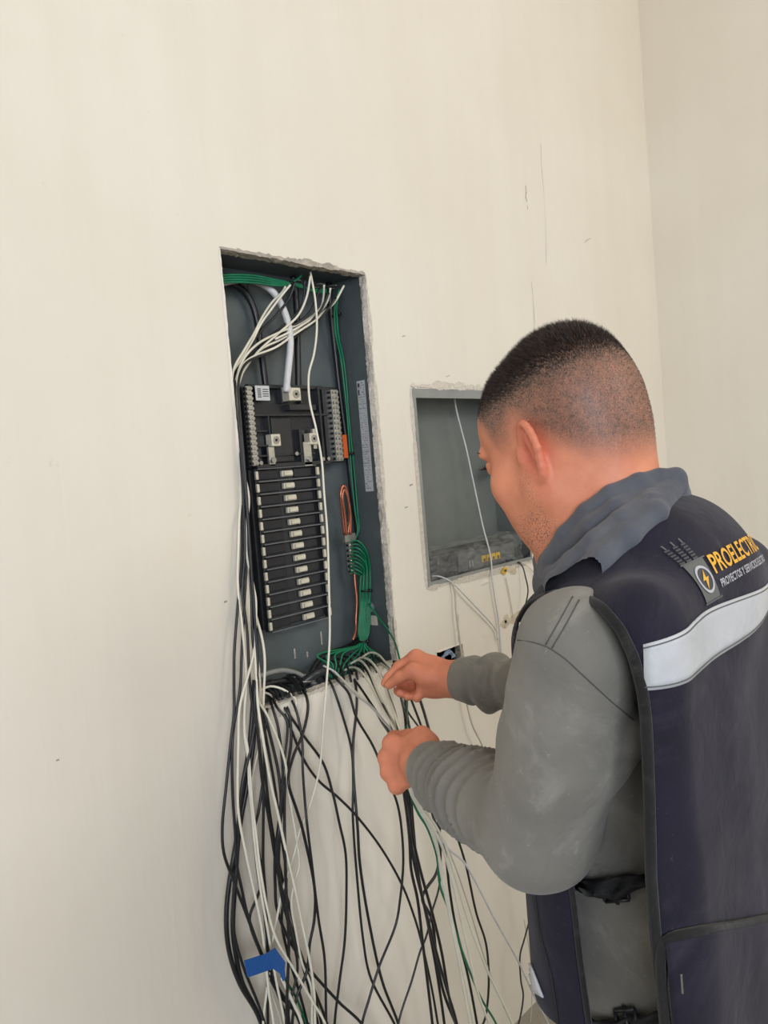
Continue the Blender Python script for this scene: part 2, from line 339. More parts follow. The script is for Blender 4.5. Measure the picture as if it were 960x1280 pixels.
# lugs
def lug(c, w, tongue=True):
    m_ = MB(); x, y, z = c; m_.box((x-w/2, y, z-w*.52), (x+w/2, y+.02, z+w*.52), .0015)
    b = m_.build('lug', M['metal_pale'], panel)
    s_ = MB(); s_.pipe((x, y+.001, z), (x, y-.0012, z), w*.34, w*.24, 20); s_.cyl((x, y+.0, z), (x, y-.0006, z), w*.25, 6)
    s = s_.build('lug_screw', M['screw']); fix(s, b)
    h_ = MB().cyl((x, y-.0007, z), (x, y-.0011, z), w*.13, 6).build('hex_socket', M['hole']); fix(h_, b)
    return b
lug((1.064, 1.240, 1.672), .026); MB().box((1.043, 1.238, 1.658), (1.050, 1.262, 1.688), .001).build('lug_plate', M['metal_pale'], panel)
lug((1.008, 1.250, 1.578), .024); lug((1.112, 1.250, 1.578), .024)
for x, z, w, hh in ((.998, 1.545, .016, .04), (1.096, 1.546, .022, .052)):
    MB().box((x-w/2, 1.256, z-hh/2), (x+w/2, 1.262, z+hh/2), .001).build('bus_tongue', M['metal'], panel)
    o = link('screw', scr_me); o.location = (x, 1.256, z-hh*.2); o.scale = (1.7, 1.7, 1.7); fix(o, panel)
for x, z in ((.966, 1.533), (1.062, 1.548), (1.136, 1.533), (1.152, 1.533)):
    o = link('screw', scr_me); o.location = (x, 1.256, z); o.scale = (1.2, 1.2, 1.2); fix(o, panel)
MB().box((1.114, 1.255, 1.556), (1.124, 1.262, 1.60), .001).build('side_lug_plate', M['metal'], panel)
# rear bosses to the right of the breaker rail
for z in (1.44, 1.36, 1.318, 1.27, 1.22): MB().cyl((1.130, 1.282, z), (1.130, 1.270, z), .008, 14).build('base_tab', M['black_plastic'], panel)
# stickers
s = MB().box((.970, 1.2555, 1.660), (1.006, 1.2565, 1.690)).build('code_sticker', M['paper'], panel); s.rotation_euler = (0, 0, 0)
st_ = MB()
for i in range(5): st_.box((.975, 1.2550, 1.666+.004*i), (.984, 1.2554, 1.6682+.004*i))
for i in range(4): st_.box((.988, 1.2550, 1.668+.0045*i), (1.003, 1.2554, 1.6698+.0045*i))
st_.box((.9, 1.27, 1.67), (.9001, 1.2701, 1.6701)) if False else None
o = st_.build('sticker_print', M['print']); fix(o, s)
MB().box((1.209, 1.262, 1.532), (1.222, 1.266, 1.585), .001).build('warning_tag', M['orange'], panel)
lab = MB().box((PX1+e-.0012, 1.222, 1.452), (PX1+e-.0002, 1.247, 1.704)).build('rating_label', M['paper'], panel)
lp = MB(); X = PX1+e-.0016
random.seed(3)
for i, z in enumerate(np.arange(1.458, 1.70, .0052)):
    if abs(z-1.49) < .003 or abs(z-1.545) < .003 or abs(z-1.58) < .003 or abs(z-1.61) < .003 or abs(z-1.66) < .003:
        lp.box((X, 1.223, z), (X+.0004, 1.246, z+.0008)); continue
    y = 1.245
    while y > 1.226:
        w_ = random.uniform(.0015, .006)
        if random.random() < .72: lp.box((X, max(1.224, y-w_), z), (X+.0004, y, z+random.choice([.0012, .002, .003])))
        y -= w_+.0012
o = lp.build('label_print', M['print2']); fix(o, lab)
o = MB().box((X-.0002, 1.238, 1.690), (X+.0003, 1.2445, 1.698)).box((X-.0002, 1.240, 1.672), (X+.0003, 1.2445, 1.684)).build('label_mark', M['print']); fix(o, lab)
# conduit stub and patch of plaster on the right side wall of the panel; knockouts
MB().pipe((PX1+e, 1.262, 1.183), (PX1+e-.022, 1.262, 1.183), .013, .010, 20).build('conduit_stub', M['pvc'], panel, True)
mp_ = MB(); mp_.box((PX1+e-.003, 1.245, 1.140), (PX1+e, 1.268, 1.163), .0012); mp_.build('plaster_dab', M['mortar_light'], panel)
for x, z in ((.905, 1.86), (1.0, 1.90), (1.09, 1.80)):
    MB().ring((x, YB-.0004, z), (0, 1, 0), .011, .0009).build('knockout', M['steel'], panel)
for x, z, l in ((1.045, 1.105, .022), (1.125, 1.118, .03), (1.08, 1.10, .012)):       # plaster splashes on the back plate
    MB().box((x, YB-.001, z), (x+.004, YB, z+l), .0004).build('plaster_splash', M['mortar'], panel)
# rounded cable clamp at the bottom
cl = MB()
pp = [(1.00+.075*t_, 1.215+.045*math.sin(t_*math.pi)*-.4+.02, PZ0+.004+.020*math.sin(t_*math.pi)) for t_ in np.linspace(0, 1, 12)]
cl.tube(pp, .010, 10); cl.build('bushing', M['black_plastic'], panel, True)

# ------------------------------------------------------------------ low voltage box
qb = tag(empty('low_voltage_box', ((QX0+QX1)/2, Y0+.1, QZ0)), 'square grey metal recessed box right of the breaker panel, holding a wrapped router', 'electrical box')
QB = Y0+.108
MB().box((QX0, QB, QZ0), (QX1, QB+t, QZ1)).build('back_plate', M['steel2'], qb)
mb = MB(); mb.box((QX0, Y0+.001, QZ0), (QX0+t, QB, QZ1)); mb.box((QX1-t, Y0+.001, QZ0), (QX1, QB, QZ1)); mb.box((QX0, Y0+.001, QZ1-t), (QX1, QB, QZ1)); mb.box((QX0, Y0+.001, QZ0), (QX1, QB, QZ0+t)); mb.build('side_walls', M['steel2'], qb)
lip = MB(); w = .013
lip.box((QX0, Y0-.0015, QZ0+.012), (QX0+w*.8, Y0+.001, QZ1-.022)); lip.box((QX0, Y0-.0015, QZ1-.022), (QX1, Y0+.001, QZ1)); lip.box((QX1-.007, Y0-.0015, QZ0+.012), (QX1, Y0+.001, QZ1-.022)); lip.box((QX0, Y0-.0015, QZ0), (QX1, Y0+.001, QZ0+.012))
lip.build('front_flange', M['steel_lip'], qb)
for z in (1.36, 1.40, 1.56): MB().ring((QX1-t, 1.262, z), (1, 0, 0), .013, .0008).build('knockout', M['steel2'], qb)
MB().ring((1.66, QB-.0003, 1.63), (0, 1, 0), .008, .0008).build('knockout', M['steel2'], qb)
for x in (1.46, 1.56, 1.60, 1.66): MB().cyl((x, 1.245, QZ1-t), (x, 1.245, QZ1-.014), .010, 14).build('top_connector', M['screw'], qb)
a = np.array([QX1-.03, 1.275, 1.482]); b_ = np.array([QX1-.088, 1.205, 1.492]); 
st = tag(MB().pipe(a, b_, .0165, .0125, 28).build('conduit_stub', M['pvc'], qb, True), 'short grey plastic conduit end')
MB().tube([a, a+[.02, .02, -.006], (QX1, 1.29, 1.47)], .0165, 16).build('conduit_elbow', M['pvc'], qb, True)
# router in its plastic wrap
rt = tag(empty('router', (1.60, 1.26, QZ0+.003)), 'flat black router wrapped in clear plastic at the bottom of the grey box', 'router')
MB().box((1.40, 1.212, QZ0+.003), (1.785, 1.292, QZ0+.068), .006).build('housing', mat('router_shell', srgb(34, 36, 38), .45, var=.1), rt)
MB().box((1.525, 1.2095, QZ0+.012), (1.778, 1.2135, QZ0+.060), .001).build('port_panel', mat('router_face', srgb(82, 86, 86), .5), rt)
for i in range(4):
    x = 1.622+.021*i; p = MB().box((x, 1.2060, QZ0+.024), (x+.0185, 1.211, QZ0+.042), .001).build('network_port', M['yellow'], rt)
    q = MB().box((x+.005, 1.2053, QZ0+.0255), (x+.0135, 1.2062, QZ0+.034)).build('port_opening', mat('port_dark', srgb(110, 88, 30), .6) if i == 0 else bpy.data.materials['port_dark']); fix(q, p)
for x in (1.568, 1.580): MB().box((x, 1.2075, QZ0+.020), (x+.006, 1.211, QZ0+.036), .0006).build('phone_port', M['print2'], rt)
def wrap_mesh():
    nx, prof = 60, [(1.288, .07), (1.262, .084), (1.236, .086), (1.212, .080), (1.2035, .066), (1.2015, .048), (1.2025, .028), (1.2015, .010), (1.199, .004)]
    vs = []; 
    for i in range(nx+1):
        x = 1.392+(1.806-1.392)*i/nx
        for k, (y, z) in enumerate(prof):
            j = .0022*math.sin(x*60+k*1.1)+.0012*math.sin(x*150-k*1.9)+random.uniform(-.0006, .0006)
            vs.append((x, max(1.1965, y+j*.8), QZ0+max(.003, z+j*1.3)))
    k = len(prof); return vs, [(i*k+j, i*k+j+1, (i+1)*k+j+1, (i+1)*k+j) for i in range(nx) for j in range(k-1)]
mb = MB(); mb.add(*wrap_mesh()); tag(mb.build('plastic_wrap', M['film'], rt), 'crumpled clear plastic film')
plug = tag(MB().tube([W(632, 702, 1.203), W(640, 702, 1.198), W(650, 704, 1.188)], [.0052, .0058, .0034], 10).build('power_plug', M['black_wire'], None, True), 'black power plug stuck into the wrapped router in the box', 'plug')
ly = W(631, 713, 1.186)
tg = MB(); q_ = [ly+[-.017, 0, -.004], ly+[-.002, -.003, -.011], ly+[.016, 0, .003], ly+[.002, .002, .010], ly+[-.010, -.004, .006]]; tg.add(q_+[x+[0, .0012, 0] for x in q_], [(0, 1, 2, 3, 4), (9, 8, 7, 6, 5)]+[(i, (i+1) % 5, 5+(i+1) % 5, 5+i) for i in range(5)]); o = tg.build('yellow_tag', M['yellow']); tag(o, 'small yellow printed tag hanging under the router ports', 'tag')
tp = MB().box(ly+[-.007, -.0042, -.003], ly+[.003, -.0030, .003]).build('tag_print', M['print'], o)

# ------------------------------------------------------------------ small wall box
jb = tag(empty('switch_box', ((JX0+JX1)/2, Y0+.05, JZ0)), 'small open wall box with black inside, just above the right hand', 'electrical box')
mb = MB(); yb = Y0+.062
mb.box((JX0+.002, yb, JZ0), (JX1-.002, yb+.002, JZ1)); mb.box((JX0, Y0+.004, JZ0), (JX0+.002, yb, JZ1)); mb.box((JX1-.004, Y0+.02, JZ0), (JX1-.002, yb, JZ1)); mb.box((JX0, Y0+.006, JZ1-.002), (JX1, yb, JZ1)); mb.box((JX0, Y0+.006, JZ0), (JX1, yb, JZ0+.002))
mb.build('housing', M['dark_plastic'], jb)
mp = MB(); random.seed(5)
for (u, v, w_, h_, a_) in ((557, 818, .022, .010, .3), (563, 815, .020, .012, -.5), (553, 822, .014, .007, 0), (566, 820, .016, .007, .9), (560, 812, .010, .012, .2)):
    c = W(u, v, Y0+.02); ca, sa = math.cos(a_), math.sin(a_)
    mp.add([c+np.array([ca*x_-sa*z_, y_, sa*x_+ca*z_]) for (x_, z_, y_) in ((-w_/2, -h_/2, .004), (w_/2, -h_/2, 0), (w_/2, h_/2, .006), (-w_/2, h_/2, -.002), (0, 0, -.009))], [(0, 1, 4), (1, 2, 4), (2, 3, 4), (3, 0, 4)])
tag(mp.build('crumpled_film', mat('pale_blue_film', srgb(186, 204, 226), .25, var=.15, vscale=60), jb), 'crumpled pale blue plastic scrap')

# ------------------------------------------------------------------ wires and cables
def spline(pts, seg=7):
    pts = [np.array(p, float) for p in pts]
    if len(pts) < 3: return pts
    out = []
    for i in range(len(pts)-1):
        p0 = pts[i-1] if i > 0 else 2*pts[0]-pts[1]; p1 = pts[i]; p2 = pts[i+1]; p3 = pts[i+2] if i+2 < len(pts) else 2*pts[-1]-pts[-2]
        d1 = max(1e-6, np.linalg.norm(p2-p1))**.5; d0 = max(1e-6, np.linalg.norm(p1-p0))**.5; d2 = max(1e-6, np.linalg.norm(p3-p2))**.5
        m1 = (p2-p1)/d1*1.0; m1 = d1*((p1-p0)/d0/1-(p2-p0)/(d0+d1)+(p2-p1)/d1) if False else ((p2-p0)/(d0+d1)*d1)
        m2 = (p3-p1)/(d1+d2)*d1
        n = max(2, min(seg, int(np.linalg.norm(p2-p1)/.008)+2))
        for k in range(n):
            t = k/n; h00 = 2*t**3-3*t**2+1; h10 = t**3-2*t**2+t; h01 = -2*t**3+3*t**2; h11 = t**3-t**2
            out.append(h00*p1+h10*m1+h01*p2+h11*m2)
    out.append(pts[-1]); return out
def path(px, offs, drop=True):
    """px: picture points; offs: distance in front of the wall (metres) at the points, spread evenly along them"""
    n = len(px); o = np.interp(np.linspace(0, 1, n), np.linspace(0, 1, len(offs)), offs)
    pts = [W(u, v, Y0-o[i]) for i, (u, v) in enumerate(px)]
    if drop and pts[-1][2] < .75:
        a, b = pts[-2], pts[-1]; d = (b-a); d /= np.linalg.norm(d)
        s = np.array([d[0]*.10, d[1]*.1, 0]); h = b[2]
        s[1] = min(s[1], Y0-.03-b[1])
        pts += [np.array([b[0], b[1], 0])*[1, 1, 0]+s*.9+[0, 0, h*.62], np.array([b[0], b[1], 0])+s*1.4+[0, 0, h*.30], np.array([b[0], b[1], 0])+s*1.6+[0, 0, .006]]
    return pts
WIRES = []
def wire(kind, r, label, px, offs, group='wires hanging from the breaker panel', drop=True, name='wire', cat='wire'):
    pts = spline(path(px, offs, drop)); o = MB().tube(pts, r, 8).build(name, M[kind], None, True)
    tag(o, label, cat, group); WIRES.append(o); return o
B, Wh, G = 'black_wire', 'white_wire', 'green_wire'
RB, RW = .0027, .0024
T1 = 'wires swept from the top of the panel to its left edge'
# --- top of the panel: pairs sweeping down to the left edge, then hanging in front of the wall
wire(Wh, RW, 'cream wire from the panel top crossing in front of the left screw bar',
     [(388, 345), (383, 372), (372, 395), (350, 415), (322, 440), (303, 466), (292, 488), (289, 505), (294, 535), (299, 564), (305, 593), (310, 614), (311, 632), (308, 655), (308.5, 694), (317, 734), (320, 756), (318, 809), (312, 837), (303, 869), (299, 890), (298, 929), (297, 989), (299, 1023), (308, 1070), (318, 1116), (326, 1154), (331, 1190), (336, 1240), (342, 1280)],
     [-.02, -.05, -.05, -.02, .02, .02, .03, .04, .05, .06, .06, .06], T1)
wire(Wh, RW, 'cream wire curving from the top right connector to the left panel edge',
     [(430, 357), (418, 378), (402, 392), (372, 412), (350, 425), (326, 437), (305, 462), (295, 500), (295, 545), (299, 590), (301, 620), (299, 651), (298, 687), (297, 720), (299, 752), (302, 775), (305, 809), (308, 850), (305.5, 891), (306, 920), (310, 946), (311.5, 980), (315, 1015), (320, 1070), (327, 1120), (335, 1165), (345, 1225), (356, 1280)],
     [-.03, -.06, -.05, -.02, .015, .02, .03, .04, .05, .06, .06], T1)
wire(Wh, RW, 'cream wire arching lowest across the panel head to the left rim',
     [(423, 371), (408, 388), (392, 402), (377, 412), (365, 420), (345, 434), (318, 445), (303, 456), (297, 471), (296, 500), (302, 560), (309, 640), (311, 690), (313, 737), (318, 762), (328, 800), (331, 827), (330, 860), (329, 884)],
     [-.04, -.05, -.05, -.04, -.02, -.01, .01, .02, .03, .03], T1)
wire(Wh, RW, 'cream wire in the upper part of the sweep, leaving beside the white cable',
     [(363, 356), (350, 372), (338, 388), (326, 405), (316, 425), (302, 448), (289, 470), (287, 500), (289, 530)], [-.03, -.05, -.04, -.02, -.01], T1, False)
wire(Wh, RW, 'thin cream wire just under the highest one of the sweep',
     [(357, 358), (352, 366), (340, 378), (328, 396), (318, 416), (305, 438), (292, 462), (289, 492)], [-.04, -.06, -.05, -.02, -.01], T1, False)
wire(Wh, RW, 'cream wire reaching the sweep from the middle connector',
     [(405, 356), (404, 372), (400, 386), (380, 402), (348, 416), (322, 430), (304, 450), (294, 480), (291, 520)], [-.04, -.07, -.05, -.03, -.01], T1, False)
wire(Wh, RW, 'short cream wire crossing the sweep at the right connector', [(413, 360), (411, 372), (405, 384), (390, 398), (368, 412), (344, 424)], [-.04, -.06, -.05, -.05], T1, False)
for i, px in enumerate(([(369, 352), (362, 372), (347, 392), (326, 414), (306, 442), (292, 474), (293, 520), (298, 575), (302, 640), (302, 700), (297, 760), (293, 815), (292.5, 860), (292.5, 891), (288, 932), (283, 980), (278, 1032), (280, 1067), (292.5, 1102), (305, 1135), (317, 1167), (328, 1194), (340, 1220), (355, 1246), (379, 1278)],
                        [(381, 350), (378, 380), (360, 402), (333, 424), (310, 444), (296, 470), (297, 520), (302, 575), (306, 640), (308, 700), (305, 760), (302, 820), (300, 862), (292, 911), (290, 946), (291, 997), (294, 1040), (296, 1080), (302, 1110), (309, 1142), (322, 1180), (334, 1215), (350, 1245), (372, 1272)],
                        [(411, 366), (398, 392), (372, 414), (340, 432), (318, 443), (302, 458), (294, 486), (299, 540), (305, 600), (310, 660), (314, 740), (316, 800), (322, 850), (320, 894), (313, 937), (303, 980), (298, 1032), (297, 1075), (293, 1110), (292, 1160), (303, 1205), (331, 1280)],
                        [(420, 372), (402, 396), (384, 410), (362, 426), (340, 440), (322, 446), (306, 456), (298, 480), (301, 530), (306, 590), (312, 680), (318, 770), (322, 830), (318, 877), (324, 929), (329, 980), (329, 1040), (329, 1080), (333, 1135), (334.5, 1230), (335, 1280)],
                        [(400, 360), (386, 392), (358, 412), (330, 432), (308, 452), (298, 474), (296, 510), (300, 560), (304, 620), (306, 690), (303, 740), (309, 790), (312, 850), (316, 884), (322, 915), (327, 970), (337, 1030), (346, 1085), (356, 1130), (368, 1170), (384, 1215), (402, 1280)])):
    wire(B, RB, ['black wire hanging furthest left, bowing out away from the bundle', 'second black wire from the left of the bundle, close to the outermost', 'black wire of the sweep that joins the two thick cables at left',
                 'black wire of the sweep hanging straight down left of centre', 'black wire of the sweep drifting right below the panel corner'][i], px, [-.03, -.06, -.05, -.01, .02, .03, .04, .05, .05, .05, .05], T1)
for k, dx in enumerate((0, 9)):
    wire(B, .0044, ['thick black cable, outer one of the pair bowing at lower left', 'thick black cable, inner one of the pair bowing at lower left'][k],
         [(318+dx*.3, 850), (312+dx*.5, 930), (303+dx*.6, 985), (297+dx*.2, 1040), (285+dx*.9, 1115), (283+dx*.9, 1160), (288+dx*.8, 1196), (300+dx*.4, 1230), (326, 1278)], [.02, .03, .04, .04], 'pair of thick black cables at lower left')
wire(Wh, .0023, 'long cream wire crossing the whole panel front from the top rim to far below',
     [(388, 340), (394, 375), (396, 410), (392.5, 442), (386, 468), (387, 501), (395, 536), (402, 575), (405, 616), (409, 666), (411, 729), (412, 797), (408, 855), (404, 908), (399.5, 960), (387, 1008), (375, 1038), (367, 1070), (353, 1113), (347, 1143), (341, 1175), (337, 1213), (332, 1250), (329, 1282)],
     [-.03, 0, .02, .03, .04, .06, .06, .05, .05], 'cream wires of the panel')
# short ties of stripped ends at the left rim
for k in range(6):
    v = 549+6.2*k
    wire('grey_wire', .0013, 'short cream wire end across the left rim beside the screw bar, '+['topmost', 'second from above', 'third from above', 'third from below', 'second from below', 'lowest'][k], [(291.5+k*.4, v), (296+k*.4, v+1), (300+k*.4, v+.6)], [-.03, -.03], 'six stacked cream wire ends at the left rim', False)
# --- creams hanging at left
C1 = 'cream wires hanging at left'
wire(Wh, RW, 'cream wire leaving the bottom left corner and wandering right, kinked near the frame bottom', [(321, 868), (323.5, 877), (334, 894), (349, 929), (357, 956), (360, 984), (365, 1015), (369, 1040), (374, 1080), (368, 1103), (364, 1130), (370, 1165), (377, 1202), (389, 1235), (390, 1282)], [.03, .06, .06], C1)
wire(Wh, .0026, 'long cream wire hanging nearly straight from the corner to right of the blue tape', [(314, 735), (318, 800), (321, 860), (323, 886), (329, 925), (337, 972), (348, 1020), (358, 1066), (368, 1108), (379, 1162), (388, 1205), (393, 1246), (394, 1282)], [.02, .07, .08, .07], C1)
wire(Wh, RW, 'cream wire hanging between the leftmost pair, ending right of the tape', [(306, 860), (306, 910), (311, 946), (315, 1000), (321, 1050), (325, 1085), (334, 1135), (346, 1175), (368, 1213), (390, 1251), (408, 1284)], [.03, .07, .08], C1)
wire(Wh, .0019, 'thin cream wire slanting back left behind the black ones', [(328, 900), (323, 936), (315, 980), (319, 1030), (326, 1100), (331, 1150), (332, 1190), (340, 1240), (352, 1280)], [.01, .02, .03], C1)
wire(Wh, .0030, 'short thick cream wire coming out of the blue tape downwards', [(352, 1222), (360, 1240), (368, 1257), (378, 1282)], [.07, .07], C1)
wire(Wh, RW, 'cream wire looping out of the bottom left corner of the panel', [(313, 876), (326, 863), (338, 858), (352, 861), (363, 868), (370, 876), (368, 890)], [-.03, -.02, .005, .01], C1, False)
wire('grey_wire', .0022, 'dusty cream wire looping lower at the bottom left corner', [(318, 870), (330, 866), (340, 870), (347, 880), (350, 896)], [-.03, -.01, .01], C1, False)
wire(G, .0024, 'green wire showing below the blue tape', [(353, 1216), (360, 1230), (371, 1249), (383, 1284)], [.05, .05], None)
# --- blacks hanging from the bottom edge
C2 = 'black wires hanging from the bottom edge'
bl = [
 ('black wire from the bottom left corner running down and right across the others', [(322, 865), (329, 887), (342, 937), (349, 972), (351, 1006), (344, 1066), (344, 1108), (346, 1135), (357.5, 1167), (379, 1202), (422, 1251), (455, 1284)]),
 ('black wire near the bottom left corner hanging almost straight beside the cream ones', [(335, 868), (341, 886), (348, 911), (353, 954), (354, 989), (350, 1040), (349, 1094), (357.5, 1129), (366, 1170), (379, 1202), (395, 1243), (410, 1284)]),
 ('black wire bulging right below the corner then falling straight left of centre', [(338, 866), (346, 884), (358, 899.5), (359, 920), (354, 963), (349, 1032), (346, 1070), (352, 1120), (362, 1160), (372, 1210), (361, 1260), (362, 1284)]),
 ('black wire third from the bottom left corner falling into the dense black strand', [(350, 868), (361, 891), (364, 925), (360, 956), (356, 989), (356, 1050), (358, 1120), (361, 1180), (358, 1284)]),
 ('black wire slanting right from under the corner, then vertical at the middle of the gap', [(342, 868), (360, 891), (379, 919), (404, 954), (416, 992), (424, 1028), (432, 1067), (433, 1116), (431, 1175), (424, 1230), (418, 1284)]),
 ('black wire making the long diagonal from the panel corner to the lower right', [(346, 872), (360, 902), (379, 948), (398, 975.5), (423, 997), (447, 1021.5), (477, 1061), (502, 1105), (517.5, 1145), (528, 1182), (540, 1237), (548, 1284)]),
 ('black wire looping out from the bottom edge, back left and down again', [(374, 858), (382, 868), (385, 886), (378.5, 917), (366.5, 946), (360.5, 977), (371, 1013), (379, 1040), (393, 1108), (393, 1148), (387, 1181), (384, 1213), (371, 1246), (365, 1284)]),
 ('black wire left of the loop, hanging straight from the bottom edge', [(358, 868), (366.5, 879), (373, 898), (378, 929), (378.5, 963), (383, 1022), (390, 1081), (398, 1148), (406, 1202), (408, 1284)]),
 ('black wire in the clear middle of the gap, left of its crossing partner', [(408, 845), (416, 859), (428, 894), (439, 935), (441.5, 975.5), (441, 1020), (446, 1094), (454, 1175), (464, 1224), (495, 1284)]),
 ('black wire in the clear middle of the gap, crossing its partner from the right', [(438, 838), (444, 853.5), (446, 881), (441.5, 929), (442, 970), (447, 1034), (450, 1081), (460.5, 1148), (477, 1224), (498, 1280)]),
 ('black wire swinging widest right from the bottom edge under the left fist', [(412, 838), (422.6, 851), (436, 867), (445.6, 897), (466, 932), (482, 970), (496, 1002.6), (502, 1037), (504, 1080), (500, 1125), (494, 1158), (474, 1208), (461, 1250), (452, 1284)]),
]
for i, (lb, px) in enumerate(bl): wire(B, RB*(1 if i % 3 else 1.1), lb, px, [-.03, .007, .022, .032, .042]+[.05+.008*(i % 4)]*(len(px)-5), C2)
# extra strands of the dense black strand left of centre
for i, (px) in enumerate(([(325, 880), (334, 930), (343, 980), (351, 1040), (358, 1100), (352, 1150), (362, 1200), (374, 1240), (385, 1284)], [(334, 885), (330, 935), (334, 990), (341, 1040), (351, 1090), (366, 1150), (378, 1205), (390, 1250), (398, 1284)],
                          [(328, 900), (331, 950), (324, 1010), (318, 1040), (322, 1090), (329, 1130), (336, 1190), (344, 1230), (372, 1268), (392, 1290)], [(313, 960), (316, 1010), (321, 1050), (328, 1100), (322, 1120), (312, 1150), (325, 1190), (338, 1222), (350, 1250), (362, 1286)])):
    wire(B, RB, ['black wire in the thick of the strand, bending at the height of the elbow', 'black wire on the right rim of the dense strand above the tape', 'black wire in the dense strand passing behind the blue tape', 'black wire in the dense strand left of the tape, nearly hidden'][i], px, [.01, .03, .04, .045], C2)
# --- wires pulled to the hands: out of the bottom right of the panel into the left fist and on below it
H = 'wires gathered in the left fist'
def held(kind, r, label, px, below=None, off=.37, o0=-.03, drop=True):
    pa = path(px, [o0, .0, .10, .20, .30, off], False)
    gx, gz = px[-1]
    if below: pa += path(below, [off, off*.9, off*.8, off*.75], drop)
    o = MB().tube(spline(pa), r, 8).build('wire', M[kind], None, True); tag(o, label, 'wire', H); return o
held(Wh, RW, 'cream wire into the fist, lowest of the arches, starting left of the others', [(413, 838), (420, 842), (440, 861), (465, 884), (484, 908), (496, 926), (507, 945)], [(512, 985), (522, 1008), (537, 1035), (548, 1068), (557, 1112), (567, 1160), (580, 1220), (593, 1284)])
held(Wh, RW, 'cream wire into the fist, second arch from the left', [(430, 838), (440, 834), (452, 840), (466, 862), (478, 886), (492, 910), (508, 945)], [(514, 985), (526, 1010), (550, 1052), (560, 1082), (572, 1130), (585, 1187), (597, 1240), (612, 1284)])
held(Wh, RW, 'cream wire into the fist, third arch from the left', [(438, 830), (448, 825), (460, 836), (471, 862), (484, 890), (497, 912), (509, 945)], [(515, 985), (528, 1012), (545, 1050), (551, 1090), (561, 1140), (573, 1200), (588, 1284)])
held(Wh, RW, 'cream wire into the fist, passing just left of the pinching fingertips', [(442, 828), (452, 822), (465, 828), (476, 846), (486, 873), (496, 900), (510, 945)], [(516, 985), (530, 1010), (554, 1050), (570, 1100), (585, 1150), (610, 1215), (642, 1284)])
held('white_cable', .0021, 'white wire straight across under the arches into the fist', [(404, 832), (420, 841), (442, 866), (462, 882), (480, 902), (493, 918), (506, 948)], [(513, 985), (532, 1022), (560, 1060), (583, 1082), (618, 1148), (647, 1200), (668, 1245), (690, 1290)], .36)
for i, (a_, b_) in enumerate((([(436, 846), (444, 851), (466, 883), (477, 902), (488, 919), (500, 945)], [(505, 990), (509, 1020), (512, 1050), (514, 1087), (522, 1125), (528, 1175), (541, 1284)]),
                           ([(446, 832), (456, 835), (468, 858), (478, 880), (490, 908), (502, 945)], [(508, 990), (511, 1030), (518, 1080), (530, 1130), (544, 1185), (558, 1235), (572, 1284)]),
                           ([(455, 830), (466, 832), (478, 848), (487, 872), (495, 897), (505, 945)], [(511, 990), (515, 1040), (526, 1090), (540, 1140), (552, 1190), (562, 1250), (572, 1290)]),
                           ([(470, 822), (482, 830), (496, 852), (502, 875), (507, 900), (509, 945)], [(513, 990), (517, 1040), (523, 1095), (536, 1160), (546, 1215), (556, 1284)]))):
    held(B, RB, ['black wire into the fist, lowest of the blacks under the cream arches', 'black wire into the fist, between the cream arches', 'black wire into the fist, highest of the blacks near the fingertips', 'black wire dropping from behind the pinching fingers into the fist'][i], a_, b_, .355-.01*i)
held(G, .0022, 'green wire from the panel side passing behind the fingers down through the fist', [(461, 755), (475, 775), (491, 797), (499, 822), (508, 870), (508, 905), (509, 945)], [(513, 990), (522, 1015), (535, 1037), (546, 1070), (550, 1107), (560, 1135), (577, 1187), (600, 1245), (622, 1284)], .34, -.05)
# wires that pass behind the hands
D = 'black wires behind the hands'
wire(B, RB*1.25, 'black wire hanging behind the right hand and right of the fist', [(500, 830), (515, 850), (524, 872), (532, 897), (539, 925), (543, 960), (546, 1000), (549, 1060), (546, 1090), (532, 1112), (528, 1125), (540, 1150), (546, 1200), (556, 1245), (574, 1290)], [-.01, .08, .12, .14, .14], D)
wire(B, .0022, 'thin black wire crossing behind the hands from upper left to lower right', [(490, 830), (500, 868), (510, 890), (524, 910), (540, 940), (552, 985), (550, 1030), (551, 1070), (549, 1108), (540, 1140), (533, 1170), (525, 1190), (515, 1225), (497, 1284)], [0, .08, .12, .15, .15], D)
wire(B, RB, 'black wire behind the hands falling beside the creams under the sleeve', [(492, 826), (504, 862), (510, 900), (520, 945), (535, 1000), (548, 1040), (556, 1062), (562, 1112), (570, 1160), (585, 1220), (597, 1284)], [0, .1, .15, .2, .2, .2], D)
wire(B, RB, 'black wire curving below the forearm, alone between two creams', [(494, 826), (520, 890), (545, 960), (568, 1035), (582.5, 1082), (595, 1140), (607.5, 1180), (611, 1225), (607.5, 1268), (600, 1290)], [0, .08, .1, .1, .1], D)
wire(B, .0021, 'thin black wire hugging the edge of the vest front', [(648, 1085), (658, 1110), (662, 1145), (656, 1172), (650, 1195), (651, 1225), (654, 1247), (647, 1284)], [.06, .06], D)
wire('grey_wire', .0016, 'thin beige wire slanting under the forearm between cream and black', [(540, 1020), (564, 1070), (585, 1130), (610, 1210), (642, 1284)], [.1, .1], 'thin beige wires under the forearm')
wire('grey_wire', .0014, 'thin beige wire hanging beside the bottom edge of the vest front', [(655, 1150), (662, 1190), (665, 1240), (662, 1284)], [.03, .03], 'thin beige wires under the forearm')
wire(Wh, RW, 'cream wire arching out of the panel corner to the right hand fingertips', [(452, 822), (462, 816), (472, 818), (482, 828), (490, 838), (494, 852)], [-.03, 0, .12, .25], H, False)
wire(Wh, RW, 'short cream wire arching to the fingers under the highest arch', [(464, 836), (474, 831), (482, 834), (488, 842), (494, 858)], [-.02, .02, .14, .25], H, False)

